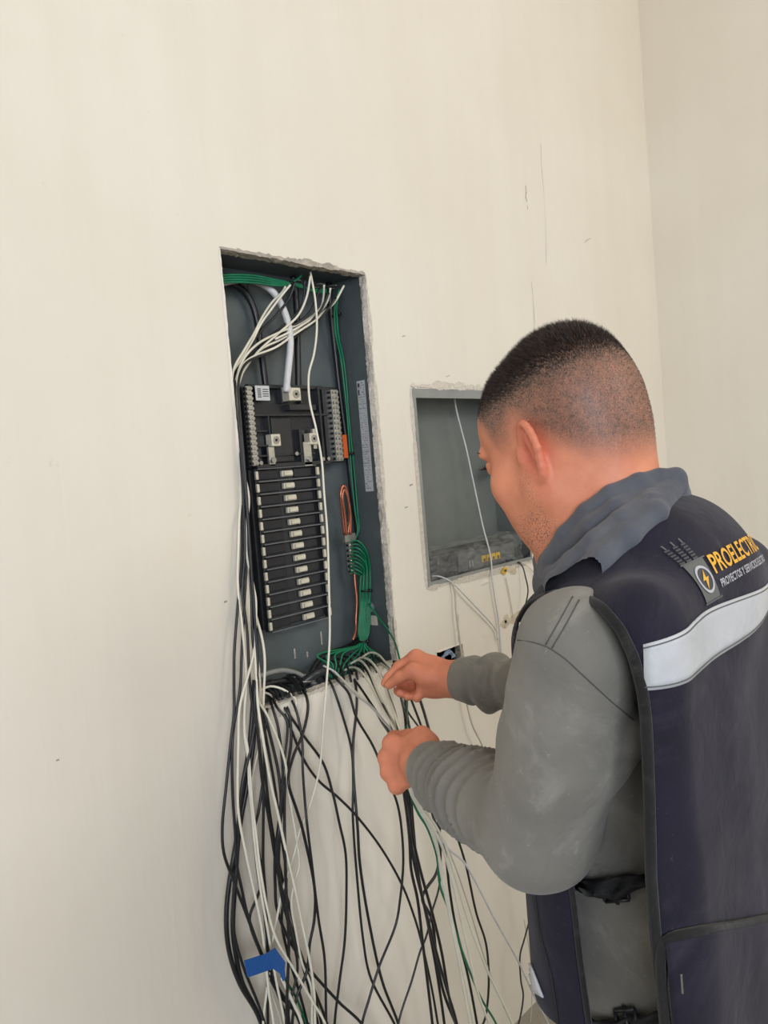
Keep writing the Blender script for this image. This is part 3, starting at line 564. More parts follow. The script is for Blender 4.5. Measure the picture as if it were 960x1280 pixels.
# --- inside the panel
TG = 'green wires across the top of the panel'
for i in range(4):
    wire(G, .0024, ['green wire across the panel top, highest', 'green wire across the panel top, second from above', 'green wire across the panel top, third from above', 'green wire across the panel top, lowest'][i],
         [(268, 345+3.1*i), (290, 343.5+3*i), (318, 344.5+3*i), (340, 349+2.4*i), (356, 352+1.6*i), (372, 358-i), (392, 362+i), (408, 362+1.2*i)], [-.06, -.05, -.05, -.06], TG, False)
wire(G, .0024, 'green wire bent up into the connector left of centre at the panel top', [(352, 352), (364, 353), (373, 348), (377, 344)], [-.06, -.05], TG, False)
SG = 'green wires down the right of the panel'
for i in range(2):
    wire(G, .0023, ['green wire down the right side of the panel, left of its twin', 'green wire down the right side of the panel, right of its twin'][i],
         [(424+i, 362), (419+2*i, 380), (418+3*i, 395), (420+3*i, 420), (426+3*i, 448), (430+3*i, 480), (434+2*i, 520), (437+3*i, 560), (440+4*i, 600), (444+3*i, 640), (447+2*i, 660), (445, 672), (441, 678)], [-.05, -.08, -.085, -.08], SG, False)
GB = 'green wires of the tied ground bundle'
for i in range(10):
    v = 678+4.0*i; k = i/9
    wire(G, .0021, 'green wire leaving the ground bar into the tied bundle, '+['highest', 'second', 'third', 'fourth', 'fifth', 'sixth', 'seventh', 'eighth', 'ninth', 'lowest'][i]+(' screw' if i in (0, 9) else ' screw from above'), [(437, v), (444+3*(1-k), v-2+4*k), (452+5*(1-k), v+9-3*k), (453+9.5*(1-k)-2*k, 708+12*k), (450+13*(1-k), 736), (450+12.5*(1-k), 762), (448+13*(1-k), 790), (448+9*(1-k), 806), (446-4*i*k-1.5*i+26*(1-k), 818+random.uniform(-2, 2)), (440-3.0*i+26*(1-k)**2, 829+i*.4), (434-2.6*i+24*(1-k)**2, 842+i*.7)],
         [-.075, -.055-.006*(i % 2), -.05-.007*(i % 2), -.055-.007*(i % 3), -.055-.006*(i % 3), -.06, -.055, -.05-.004*(i % 2), -.04, -.03, -.03], GB, False)
def tie(px, off, R, label):
    c = W(*px, Y0-off); mb = MB(); mb.ring(c, (0.05, 0, 1), R, .0022, 24, 8); mb.box(c+[-.004, -R-.005, -.003], c+[.004, -R+.001, .003]); return tag(mb.build('cable_tie', M['tie'], None, True), label, 'cable tie')
tie((457, 738), -.0595, .0135, 'black cable tie around the upper green ground bundle')
tie((454, 801), -.052, .0115, 'black cable tie around the lower end of the green ground bundle')
tie((361, 355), -.058, .007, 'black cable tie around the green wires at the panel top')
tie((421, 393), -.084, .006, 'small black cable tie on the two green wires at the upper right')
tie((437, 567), -.078, .006, 'small black cable tie on the two green wires beside the orange tag')
wire('copper', .0034, 'bare copper wire looped above the ground bar', [(431, 668), (428, 640), (426, 620), (428, 608), (432, 610), (436, 630), (437, 650), (435, 668)], [-.07, -.06, -.06, -.07], 'bare copper wires', False)
wire('copper', .0026, 'bare copper wire looped tightly inside the larger copper loop', [(433, 669), (431, 645), (428, 622), (430, 612), (434, 620), (438, 642), (438, 668)], [-.065, -.055, -.055, -.065], 'bare copper wires', False)
wire('copper', .0030, 'bare copper wire hanging from the bottom of the ground bar', [(443, 716), (444, 730), (446, 750), (445, 775), (445, 788), (441, 800)], [-.075, -.07, -.07, -.06], 'bare copper wires', False)
o = MB().box(W(433, 672, 1.258)+[-.004, 0, -.011], W(443, 672, 1.262)+[.001, .006, .011], .001).build('ground_lug', M['metal'], panel)
wire('white_cable', .0076, 'thick white cable curving from the upper left of the panel into the middle lug', [(268, 356), (292, 350), (312, 350), (328, 355), (343, 367), (354, 386), (361, 408), (363, 430), (361, 455), (359, 475), (358, 490)], [-.09, -.08, -.065, -.055, -.05, -.05], 'thick feed cables', False, 'feed_cable', 'cable')
wire(B, .0068, 'thick black cable curving from the upper left down behind the sweep to the bus', [(262, 352), (285, 353), (303, 362), (314, 378), (321, 400), (325, 430), (329, 460), (333, 492)], [-.098, -.095, -.092, -.09, -.09], 'thick feed cables', False, 'feed_cable', 'cable')
wire(B, .0068, 'thick black cable running straight down behind the white cable', [(366, 345), (369, 362), (371, 395), (372, 440), (373, 492)], [-.09, -.095, -.09, -.09], 'thick feed cables', False, 'feed_cable', 'cable')
wire(B, .0062, 'thick black cable down the right back corner and round along the panel bottom', [(411, 352), (413, 385), (419, 440), (426, 500), (434, 560), (442, 630), (452, 700), (458, 745), (459, 775), (452, 795), (436, 808), (414, 816), (400, 824), (390, 838), (386, 852)], [-.10, -.10, -.10, -.10, -.10, -.09, -.08, -.06], 'thick feed cables', False, 'feed_cable', 'cable')
wire('steel_lip', .0052, 'grey cable strip curving out of the bottom left of the panel', [(310, 853), (322, 846), (340, 840), (355, 838), (372, 842), (386, 850), (398, 858)], [-.03, -.03, -.05, -.05], 'thick feed cables', False, 'feed_cable', 'cable')
wire(B, .006, 'short thick black cable at the bottom left corner of the panel', [(314, 862), (330, 856), (350, 852), (370, 852), (385, 856)], [-.03, -.04, -.05], 'thick feed cables', False, 'feed_cable', 'cable')
random.seed(11)
for i in range(9):
    u = 332+4.9*i+random.uniform(-1.5, 1.5); v = 872-.3*(u-332)
    wire(B, RB, 'short black wire bend at the panel bottom left, '+['first', 'second', 'third', 'fourth', 'fifth', 'sixth', 'seventh', 'eighth', 'ninth'][i]+' from the corner', [(u-12, v-14+random.uniform(-3, 3)), (u-2, v-13+random.uniform(-4, 3)), (u+8, v-6), (u+12, v+4)], [-.06, -.04, -.01, .012], 'black wire bends at the bottom left corner', False)
for i in range(6):
    u = 418+8*i
    wire(B, RB, 'short black wire bend at the panel bottom right, '+['first', 'second', 'third', 'fourth', 'fifth', 'sixth'][i]+' right of the long cream wire', [(u-4, 848-.36*(u-418)-22), (u+4, 843-.36*(u-418)-14), (u+10, 846-.36*(u-418)-5), (u+13, 852-.36*(u-418)+3)], [-.06, -.04, -.01, .01], 'black wire bends at the bottom right', False)
# --- cables of the low voltage box
LV = 'thin cables of the grey box'
wire('white_cable', .0023, 'white cable hanging from the top of the grey box across the router and down', [(568, 498), (571, 515), (576, 535), (583, 562), (590, 595), (597, 628), (604, 660), (611, 686), (614, 703), (615, 722), (619, 750), (623, 775), (625, 800), (627, 822)], [-.06, -.06, -.05, -.03, 0, .01, .008, .006], LV, False, 'cable', 'cable')
wire('white_cable', .0021, 'white cable leaving the lower left corner of the grey box and slanting right', [(536, 721), (545, 720), (556, 723), (567, 730), (580, 743), (600, 764), (613, 778), (621, 790), (622, 800)], [-.03, 0, .012, .01, .008], LV, False, 'cable', 'cable')
wire('grey_wire', .0022, 'thin beige cable falling from the grey box past the small wall box', [(566, 729), (569, 745), (570, 765), (574, 795), (578, 830), (582, 870), (590, 905), (602, 930), (612, 955), (620, 1000), (622, 1050)], [.01, .012, .02, .03, .03], LV, False, 'cable', 'cable')
wire(B, .0019, 'thin black cable from the router plug curving down to the shoulder', [(647, 703), (653, 708), (657, 722), (660, 738), (657, 756), (655, 768), (651, 785), (655, 820)], [.003, .02, .03, .02, .015], LV, False, 'cable', 'cable')
wire('grey_wire', .0012, 'hair-thin beige wire under the yellow tag', [(632, 722), (636, 740), (640, 762), (641, 772)], [.004, .004], LV, False, 'cable', 'cable')
wire('grey_wire', .0010, 'hair-thin beige wire arching beside the scarf tip', [(650, 702), (662, 710), (671, 722), (676, 740)], [.004, .01, .004], LV, False, 'cable', 'cable')
wire(B, .0016, 'thin black cable coiled in the lower right corner of the grey box', [(646, 690), (652, 694), (656, 688), (652, 680), (647, 686), (655, 697), (664, 688), (672, 679), (682, 680)], [-.06, -.05, -.03, 0, .01], LV, False, 'cable', 'cable')
# --- blue tape flags
def tapeflag():
    y = Y0-.088; mb = MB(); P_ = [(305, 1201), (310, 1222), (336, 1213), (341, 1211), (350, 1217), (354, 1227), (357, 1224), (356, 1212), (357, 1203), (344, 1185), (333, 1192)]
    f_ = [W(u, v, y+.002*math.sin(i)) for i, (u, v) in enumerate(P_)]; b_ = [q+[0, .0012, 0] for q in f_]; n = len(P_)
    mb.add(f_+b_, [tuple(range(n)), tuple(range(2*n-1, n-1, -1))]+[(i, (i+1) % n, n+(i+1) % n, n+i) for i in range(n)])
    return tag(mb.build('tape_flag', M['tape']), 'blue adhesive tape flag wrapped on the wires near the bottom left', 'tape')
tapeflag()

# ------------------------------------------------------------------ smooth bodies: signed distances meshed with surface nets
def unit(a): a = np.array(a, float); return a/np.linalg.norm(a)
def cap(a, b, ra, rb=None):
    a = np.array(a, float); b = np.array(b, float); rb = ra if rb is None else rb; ab = b-a; L2 = max(ab@ab, 1e-12)
    def f(p):
        q = p-a; t = np.clip((q@ab)/L2, 0, 1); return np.linalg.norm(q-t[..., None]*ab, axis=-1)-(ra+(rb-ra)*t)
    return f
def ell(c, r, ax=None):
    c = np.array(c, float); r = np.array(r, float); A = np.eye(3) if ax is None else np.array(ax, float)
    def f(p):
        q = (p-c)@A.T; k0 = np.linalg.norm(q/r, axis=-1); k1 = np.linalg.norm(q/(r*r), axis=-1)+1e-9
        return np.where(k0 < .15, (k0-1)*r.min(), k0*(k0-1)/k1)
    return f
def rbox(c, h, r):
    c = np.array(c, float); h = np.array(h, float)-r
    def f(p):
        q = np.abs(p-c)-h; return np.linalg.norm(np.maximum(q, 0), axis=-1)+np.minimum(q.max(-1), 0)-r
    return f
def smin(a, b, k):
    if k <= 0: return np.minimum(a, b)
    h = np.maximum(k-np.abs(a-b), 0)/k; return np.minimum(a, b)-h*h*k*.25
class SDF:
    def __init__(s): s.ops = []; s.post = None
    def add(s, f, k=.02): s.ops.append((1, f, k)); return s
    def sub(s, f, k=.01): s.ops.append((-1, f, k)); return s
    def chain(s, pts, rs, k=.01, first=None):
        for i in range(len(pts)-1): s.add(cap(pts[i], pts[i+1], rs[i], rs[i+1]), first if (first is not None and i == 0) else k)
        return s
    def raw(s, p, sel=None):
        d = None
        for i in (range(len(s.ops)) if sel is None else sel):
            o, f, k = s.ops[i]; v = f(p)
            if o > 0: d = v if d is None else smin(d, v, k)
            elif d is not None: d = -smin(-d, v, k)
        return np.full(p.shape[:-1], 9.) if d is None else d
    def __call__(s, p, sel=None):
        d = s.raw(p, sel); return s.post(p, d) if s.post else d
def surface(sdf, lo, hi, h, n=14):
    lo = np.array(lo, float); hi = np.array(hi, float); nb = np.ceil((hi-lo)/(h*n)).astype(int); R = h*n*.5*1.7321
    gi = np.stack(np.meshgrid(*[np.arange(k) for k in nb], indexing='ij'), -1).reshape(-1, 3); cen = lo+(gi+.5)*h*n
    vals = np.stack([f(cen) for (_, f, _) in sdf.ops], 1); pos = np.array([o > 0 for (o, _, _) in sdf.ops])
    dmin = vals[:, pos].min(1); act = np.where(dmin < R*1.15+.03)[0]; loc = np.stack(np.meshgrid(*[np.arange(n+1)]*3, indexing='ij'), -1)
    V = []; K = []; C8 = []; cells = []; Dl = []; G = []
    for b in act:
        kmax = .05; sel = [i for i in range(len(sdf.ops)) if (vals[b, i] < max(dmin[b], -R)+2.3*R+kmax if pos[i] else vals[b, i] < R*1.3+.03)]
        p = lo+(gi[b]*n+loc)*h; d = sdf(p, sel)
        if d.min() < 0 < d.max(): Dl.append(d.astype(np.float32)); G.append(gi[b]*n)
    D = np.stack(Dl); G = np.array(G); S = D < 0
    cor = [(0,0,0),(1,0,0),(0,1,0),(1,1,0),(0,0,1),(1,0,1),(0,1,1),(1,1,1)]
    cs = np.stack([S[:, x:n+x, y:n+y, z:n+z] for x, y, z in cor], -1); anyc = cs.any(-1) & ~cs.all(-1); bi, ci, cj, ck = np.nonzero(anyc)
    dv = np.stack([D[bi, ci+x, cj+y, ck+z] for x, y, z in cor], -1); acc = np.zeros((len(bi), 3)); cnt = np.zeros(len(bi)); cor = np.array(cor, float)
    for a in range(8):
        for b in range(a+1, 8):
            if np.abs(cor[a]-cor[b]).sum() != 1: continue
            m = (dv[:, a] < 0) != (dv[:, b] < 0); t = np.where(m, dv[:, a]/(dv[:, a]-dv[:, b]+1e-12), 0)
            acc += m[:, None]*(cor[a]+t[:, None]*(cor[b]-cor[a])); cnt += m
    g = G[bi]+np.stack([ci, cj, ck], 1); verts = lo+(g+acc/cnt[:, None])*h
    N = nb*n+2; key = (g[:, 0]*N[1]+g[:, 1])*N[2]+g[:, 2]; order = np.argsort(key); sk = key[order]; F = []
    st = np.array([N[1]*N[2], N[2], 1])
    for ax in range(3):
        c1 = [1, 2, 4][ax]; m = (dv[:, 0] < 0) != (dv[:, c1] < 0); e = np.where(m)[0]; u, w = st[(ax+1) % 3], st[(ax+2) % 3]; k0 = key[e]; idx = []; ok = np.ones(len(e), bool)
        for off in (0, -u, -u-w, -w):
            q = np.searchsorted(sk, k0+off); q = np.minimum(q, len(sk)-1); ok &= sk[q] == k0+off; idx.append(order[q])
        f = np.stack(idx, 1)[ok]; fl = dv[e, 0][ok] >= 0; f[fl] = f[fl][:, ::-1]; F.append(f)
    return verts, np.concatenate(F)
def np_mesh(name, V, F, m=None):
    me = bpy.data.meshes.new(name); me.vertices.add(len(V)); me.vertices.foreach_set('co', V.astype(np.float32).ravel())
    me.loops.add(F.size); me.loops.foreach_set('vertex_index', F.ravel().astype(np.int32)); me.polygons.add(len(F))
    me.polygons.foreach_set('loop_start', np.arange(0, F.size, F.shape[1], dtype=np.int32)); me.update(calc_edges=True); me.validate(); me.shade_smooth()
    if m: me.materials.append(m)
    return me
def march(sdf, o, d, tmax=3.0, steps=90, eps=2e-4):
    o = np.broadcast_to(np.array(o, float), np.array(d).shape).copy(); d = np.array(d, float); d = d/np.linalg.norm(d, axis=-1, keepdims=True); t = np.zeros(len(d))
    for _ in range(steps): t = np.minimum(t+sdf(o+d*t[:, None])*.8, tmax)
    p = o+d*t[:, None]; return p, sdf(p) < .004
def grad(sdf, p, e=.002):
    g = np.stack([sdf(p+np.eye(3)[i]*e)-sdf(p-np.eye(3)[i]*e) for i in range(3)], -1); return g/(np.linalg.norm(g, axis=-1, keepdims=True)+1e-9)
def smooth(x, a, b): t = np.clip((x-a)/(b-a), 0, 1); return t*t*(3-2*t)
def wob(p, f, s=0):                                # cheap smooth 3D variation, -1..1
    x, y, z = p[..., 0]*f, p[..., 1]*f, p[..., 2]*f
    return (np.sin(x*1.1+1.7*np.sin(y*.9+s)+s)+np.sin(y*1.3+1.3*np.sin(z*1.1+2*s)+1.3)+np.sin(z*.9+1.9*np.sin(x*.8-s)+2.1*s))/3

# --- head frame
HO = P(703, 558, .93); f0 = unit([.058, .998, 0]); hp = math.radians(21); UZ = np.array([0, 0, 1.0])
HF = f0*math.cos(hp)-UZ*math.sin(hp); HU = UZ*math.cos(hp)+f0*math.sin(hp); HR = np.cross(HF, HU)
hr = math.radians(3); HR, HU = HR*math.cos(hr)+HU*math.sin(hr), HU*math.cos(hr)-HR*math.sin(hr)
HA = np.array([HR, HF, HU])
def H(x, y, z): return HO+x*HR+y*HF+z*HU
NB = np.array([.828, .425, 1.395])
# --- joints
SL = P(722, 810, .742); EL = P(672, 1036, .830); WL = P(541, 962, 1.105); CXB = .832
SR = np.array([SL[0]+.315, SL[1]+.075, SL[2]+.025]); WR = P(577, 849, 1.335); ER = P(760, 872, 1.17)
body = SDF()
body.add(ell(H(0, -.014, .040), (.0745, .098, .080), HA), 0)
body.add(ell(H(0, .032, .044), (.060, .056, .056), HA), .03)
body.add(ell(H(0, -.050, .012), (.066, .060, .060), HA), .03)
body.add(ell(H(0, -.046, .060), (.064, .060, .063), HA), .03)
body.add(ell(H(0, .040, -.025), (.054, .048, .062), HA), .03)
for s in (-1, 1):
    body.add(ell(H(s*.046, .056, -.020), (.024, .027, .024), HA), .025)
    body.add(ell(H(s*.040, .048, -.058), (.022, .026, .030), HA), .03)
    body.add(cap(H(s*.059, .004, -.054), H(s*.024, .060, -.088), .019, .017), .04)
    body.add(cap(H(s*.060, -.002, -.01), H(s*.056, .002, -.055), .016, .017), .03)
    body.add(ell(H(s*.028, .082, .032), (.021, .009, .008), HA), .012)
    body.sub(ell(H(s*.031, .098, .012), (.015, .014, .011), HA), .012)
    body.add(ell(H(s*.031, .0795, .012), (.0125, .0125, .0125), HA), .002)
    body.add(cap(H(s*.021, .0895, .018), H(s*.042, .083, .017), .0028), .003)
    # ear: rim, back plate, hollow, lobe
    e1 = HR*(s*.50)-HF*.866; e2 = HU*.995-HF*.08; e2 = e2/np.linalg.norm(e2); en = np.cross(e1, e2)*(-s); ec = H(s*.0775, -.004, -.004)+e1*.006
    rim = [ec+e1*(.0175*math.cos(t)*(1.0 if math.sin(t) > -.2 else .8)+.001)+e2*(.034*math.sin(t)) for t in np.radians(np.linspace(-95, 168, 15))]
    body.add(ell(ec-e1*.001, (.0160, .0305, .0035), np.array([e1, e2, en])), .006)
    for i in range(14): body.add(cap(rim[i], rim[i+1], .0036+.0006*math.sin(i*.3)), .003)
    body.add(cap(ec+e1*.004+e2*.018, ec+e1*.006-e2*.010, .0030), .004)
    body.sub(ell(ec+en*.006-e1*.0035-e2*.003, (.0080, .0140, .0068), np.array([e1, e2, en])), .003)
    body.sub(ell(ec+en*.006+e1*.0095+e2*.008, (.0022, .014, .005), np.array([e1, e2, en])), .002)
    body.add(ell(ec-e2*.029-e1*.006, (.0085, .009, .0042), np.array([e1, e2, en])), .006)
    body.add(cap(H(s*.073, .010, -.006), H(s*.073, .009, .002), .005), .006)
body.add(cap(H(0, .084, .012), H(0, .103, -.028), .0075, .0100), .014)
for s in (-1, 1): body.add(ell(H(s*.011, .094, -.031), (.008, .009, .008), HA), .008)
body.add(ell(H(0, .082, -.062), (.024, .012, .006), HA), .010); body.add(ell(H(0, .080, -.072), (.021, .012, .006), HA), .008)
body.sub(cap(H(-.022, .098, -.0665), H(.022, .098, -.0665), .0050), .004)
body.add(ell(H(0, .066, -.088), (.026, .020, .018), HA), .022)
# neck
body.add(cap(H(0, -.034, -.040), NB+[0, .0, .01], .054, .060), .040)
body.add(cap(H(0, -.056, -.015), NB+[0, -.02, -.02], .034, .05), .04)
body.add(cap(H(-.045, -.030, -.02), NB+[-.03, .06, -.02], .018, .016), .03); body.add(cap(H(.045, -.030, -.02), NB+[.03, .06, -.02], .018, .016), .03)
# trunk and arms under the clothes
body.add(cap(NB+[0, 0, -.01], (.832, .42, 1.25), .06, .09), .05); body.add(cap((CXB, .43, 1.25), (CXB, .435, .95), .095, .09), .05)
for S_, E_, W_ in ((SL, EL, WL), (SR, ER, WR)):
    body.add(cap((CXB, .42, 1.30), S_, .045, .042), .04); body.chain([S_, E_], [.044, .036], .03); body.chain([E_, E_*.55+W_*.45, W_], [.038, .037, .0265], .02)
# --- left fist: back of the hand to the camera, thumb side up, fingers wrapped round the wires behind
def finger(pts, rs, k=.004, root=.010):
    body.chain(pts, rs, k, root)
KL = [P(490, 930, 1.185), P(484.5, 947, 1.190), P(487, 965, 1.185), P(496, 982, 1.175)]; RL = [.0138, .0138, .0130, .0115]
wl = P(536, 962, 1.125)
body.chain([WL, wl, P(522, 952, 1.145)], [.0275, .029, .028], .02)
body.add(ell(P(513, 948, 1.168), (.032, .014, .034), np.array([cvec(-.75, 0, .66), cvec(.66, 0, .75), cvec(0, -1, 0)])), .02)
for i, k_ in enumerate(KL):
    b0 = wl+(k_-wl)*.35; body.chain([b0, k_], [.011, RL[i]], .006, .008)
    u, v = [(490, 928), (484, 947), (488, 966), (497, 984)][i]; r = RL[i]*.86; ln = [1, 1.06, 1.0, .85][i]
    k0 = k_; k1 = k0+cvec(.004, .002, .036*ln); k2 = k1+cvec(.022*ln, 0, .010); k3 = k2+cvec(.016*ln, 0, -.010)
    finger([k0, k1, k2, k3], [RL[i]*.98, r*1.02, r*.95, r*.86])
body.chain([P(535, 948, 1.14), P(534, 930, 1.150), P(527, 920, 1.165)], [.017, .0155, .0130], .014)
finger([P(527, 920, 1.165), P(512, 921, 1.195), P(500, 926, 1.212)], [.0130, .0110, .0095], .006)
# --- right hand: thumb and forefinger pinch a wire, the other fingers curl below
wr = P(566, 849, 1.345)
body.chain([WR, wr, P(550, 848, 1.355)], [.0265, .0265, .028], .02)
body.add(ell(P(536, 841, 1.368), (.036, .030, .019), np.array([cvec(-1, -.15, .25), cvec(-.15, 1, .1), cvec(.2, 0, 1)])), .02)
body.chain([P(556, 845, 1.36), P(521, 822, 1.382)], [.017, .0135], .015)                      # forefinger metacarpal
finger([P(520, 822, 1.382), P(499, 833, 1.390), P(486, 847, 1.388), P(481, 854, 1.382)], [.0130, .0100, .0085, .0072], .005)
body.chain([P(552, 856, 1.348), P(532, 846, 1.342), P(516, 838, 1.346)], [.016, .0150, .0125], .014)   # thumb
finger([P(516, 838, 1.346), P(500, 846, 1.356), P(486, 856, 1.366)], [.0120, .0102, .0082], .006)
for i, (u, v, z) in enumerate(((500, 866, 1.366), (510, 870.5, 1.356), (521, 872.5, 1.348))):
    kx = P(519+4*i, 826+6*i, 1.398+.002*i); mid = P(499+9.5*i, 850+3.5*i, 1.402-.002*i)
    body.chain([P(552, 852, 1.365), kx], [.013, .0115], .012, .015)
    finger([kx, mid, P(u-1.5, v-3, z+.016), P(u, v, z)], [.0112, .0098, .0088, .0080], .005)
body.add(ell(P(538, 862, 1.352), (.024, .015, .014), np.array([cvec(-1, -.1, 0), cvec(-.1, 1, 0), cvec(0, 0, 1)])), .012)

# --- clothing distances
def folds_arm(A, Bp, p):
    ab = Bp-A; t = ((p-A)@ab)/(ab@ab); return t
torso = SDF()
TC = np.array([.822, .402, 0]); TY = math.radians(5); RT = np.array([[math.cos(TY), math.sin(TY), 0], [-math.sin(TY), math.cos(TY), 0], [0, 0, 1.]])   # world -> trunk axes
def tloc(p): return (p-TC)@RT.T
def tw(q): return np.array(q, float)@RT+TC
def inT(f): return lambda p: f(tloc(p))
torso.add(inT(rbox((.030, 0, 1.215), (.122, .090, .150), .075)), 0)
torso.add(inT(rbox((.028, .004, 1.06), (.120, .090, .17), .075)), .05)
torso.add(inT(rbox((.028, -.004, .90), (.128, .090, .16), .080)), .05)
torso.add(cap(SL+[.050, .01, -.034], tw((0, -.01, 1.29)), .046, .074), .03); torso.add(cap(SR+[-.035, .0, -.030], tw((0, -.01, 1.30)), .052, .074), .05)
torso.add(cap(tw((0, -.005, 1.30)), NB+[0, -.020, -.025], .074, .054), .05)
vt = SDF(); vt.ops = list(torso.ops[:-2])
vt.add(inT(rbox((0, -.068, 1.11), (.196, .026, .252), .025)), .04); vt.add(inT(rbox((0, -.068, .95), (.196, .026, .20), .025)), .01)
vt.add(inT(rbox((0, .040, 1.10), (.128, .050, .24), .048)), .03); vt.add(inT(rbox((.008, .030, .92), (.122, .050, .20), .048)), .04)
vt.add(cap(SL+[.048, .0, -.004], tw((-.02, -.03, 1.335)), .048, .060), .04); vt.add(cap(SR+[-.04, .0, -.004], tw((.02, -.03, 1.335)), .048, .060), .04)
vt.add(cap(tw((-.045, -.035, 1.375)), tw((.045, -.035, 1.375)), .050), .05)
shirt = SDF(); shirt.ops = list(torso.ops)
fL = EL+(WL-EL)*.5; fR = ER+(WR-ER)*.5
shirt.chain([SL, SL*.5+EL*.5+[0, -.004, 0], EL], [.060, .063, .055], .006, .02); shirt.chain([EL, fL, EL+(WL-EL)*.82, EL+(WL-EL)*.90], [.058, .049, .039, .036], .03)
shirt.chain([SR, SR*.5+ER*.5, ER], [.062, .060, .052], .03, .05); shirt.chain([ER, fR, ER+(WR-ER)*.80, ER+(WR-ER)*.97], [.050, .044, .040, .037], .03)
def shirt_post(p, d):
    near = np.abs(d) < .03
    t = folds_arm(EL, WL, p); dist = np.linalg.norm(p-(EL+np.clip(t, 0, 1)[..., None]*(WL-EL)), axis=-1)
    nL = unit(np.cross(WL-EL, CV)); ph = ((p-EL)@nL)/.05; q = ((p-EL)@CV)/.05
    w = smooth(t, .10, .38)*smooth(.93-t, 0, .06)*smooth(.085-dist, 0, .02)
    s = np.sin(t*33+1.5*ph*ph+.9*np.sin(ph*1.7)+.6*wob(p, 40)); d = d-w*.0066*(1-np.abs(s)**.8*1.3)
    t2 = folds_arm(ER, WR, p); dist2 = np.linalg.norm(p-(ER+np.clip(t2, 0, 1)[..., None]*(WR-ER)), axis=-1)
    w2 = smooth(t2, -.1, .3)*smooth(.92-t2, 0, .05)*smooth(.085-dist2, 0, .02)
    d = d-w2*.005*np.sin(t2*26+2*wob(p, 30)+1)
    # creases running into the crook of the elbow and across the upper arm
    t3 = folds_arm(SL, EL, p); w3 = smooth(t3, .1, .3)*smooth(1.15-t3, 0, .2)
    return d-.0030*wob(p, 24, .5)*w3-.0016*wob(p, 60, 1.1)
shirt.add(cap(P(800, 905, .735), P(762, 962, .770), .012, .009), .012); shirt.add(cap(P(792, 925, .742), P(742, 1005, .80), .011, .008), .012)
shirt.post = shirt_post
CUT = np.array([(650, 772), (665, 751), (690, 740), (722, 742), (752, 757), (776, 786), (793, 822), (804, 862), (809, 902), (813, 1000), (815, 1100), (822, 1190), (836, 1300), (850, 1400), (752, 1400), (738, 1300), (724, 1200), (715, 1120), (702, 1050), (690, 1000), (650, 920), (640, 840)], float)
def poly_sd(px, poly):
    d = np.full(px.shape[:-1], 1e9); s = np.ones(px.shape[:-1]); n = len(poly)
    for i in range(n):
        a, b = poly[i], poly[i-1]; e = b-a; w = px-a; t = np.clip((w@e)/(e@e), 0, 1); q = w-t[..., None]*e; d = np.minimum(d, (q*q).sum(-1))
        c1 = px[..., 1] >= a[1]; c2 = px[..., 1] < b[1]; c3 = e[0]*w[..., 1] > e[1]*w[..., 0]
        s = np.where((c1 & c2 & c3) | (~c1 & ~c2 & ~c3), -s, s)
    return s*np.sqrt(d)
def cutd(p):
    q = p-CAM; z = q@CV; px = np.stack([480+FPX*(q@CR)/z, 640-FPX*(q@CU)/z], -1); return poly_sd(px, CUT)*z/FPX
def vest_outer(p, d):
    amp = .0026*wob(p, 22, 2.1)+.0016*np.sin(p[..., 2]*9+8*wob(p, 7, 1.))*smooth(p[..., 2], .9, 1.2)
    return d-.019-amp
vsurf = SDF(); vsurf.ops = list(vt.ops); vsurf.post = vest_outer
vest = SDF(); vest.ops = list(vt.ops)
def vest_post(p, d):
    o = vest_outer(p, d); v = np.maximum(o, -(d-.009))
    m = tloc(p); m[..., 0] *= -1; m = m@RT+TC
    cl_ = np.maximum(cutd(p), tloc(p)[..., 0]+.03); cr_ = np.maximum(cutd(m), tloc(m)[..., 0]+.03)
    v = np.maximum(v, -np.minimum(cl_, cr_)); v = np.maximum(v, .78-p[..., 2])
    nk = np.linalg.norm((p-(NB+[0, .03, .045]))*[1, .9, .55], axis=-1)-.080
    return np.maximum(v, -nk)
vest.post = vest_post
# scarf: two twisted strands round the neck, tip in front
scarf = SDF()
under = SDF(); under.ops = list(vt.ops)+list(body.ops); under.post = None
def onunder(px):
    px = np.array(px, float); d = np.stack([ray(u, v) for u, v in px]); base = lambda p: np.minimum(vt(p)-.017, body(p)); q, _ = march(base, CAM, d, 1.4); return [x for x in q if (x-CAM)@CV < 1.05]
SU = [(689, 697), (708, 671), (735, 645), (765, 622), (798, 604), (822, 597)]; SLo = [(697, 742), (722, 730), (752, 704), (785, 674), (820, 643), (846, 616)]
back = [NB+np.array([.050, -.060, .050]), NB+np.array([.088, -.01, .035]), NB+np.array([.092, .055, .0]), NB+np.array([.060, .092, -.03]), NB+np.array([.005, .100, -.050])]
for i in range(7):
    t = i/6; tz = t+.07*np.sin(np.linspace(0, 3.1, 6))*(1 if i % 2 else -.6)
    q = onunder([(a[0]*(1-w)+b_[0]*w, a[1]*(1-w)+b_[1]*w) for a, b_, w in zip(SU, SLo, tz)]); q = [x-CV*.004 for x in q]; rs_ = [.0115, .0125, .0130, .0120, .0105, .0100][:len(q)]
    tip = P(677+2.0*i, 700+6.0*i, .945-.003*i); lo_ = np.array([0, 0, -.012*t])
    scarf.chain([back[-1]+lo_, tip]+q+[P(845, 596+2.4*i, .848+.001*i)]+[x+lo_ for x in back], [.012, .0105]+rs_+[.0100]+[.011, .013, .014, .014, .013], .0045, 0 if i == 0 else .0045)
def scarf_post(p, d): return d-.0006*wob(p, 50)
scarf.post = scarf_post
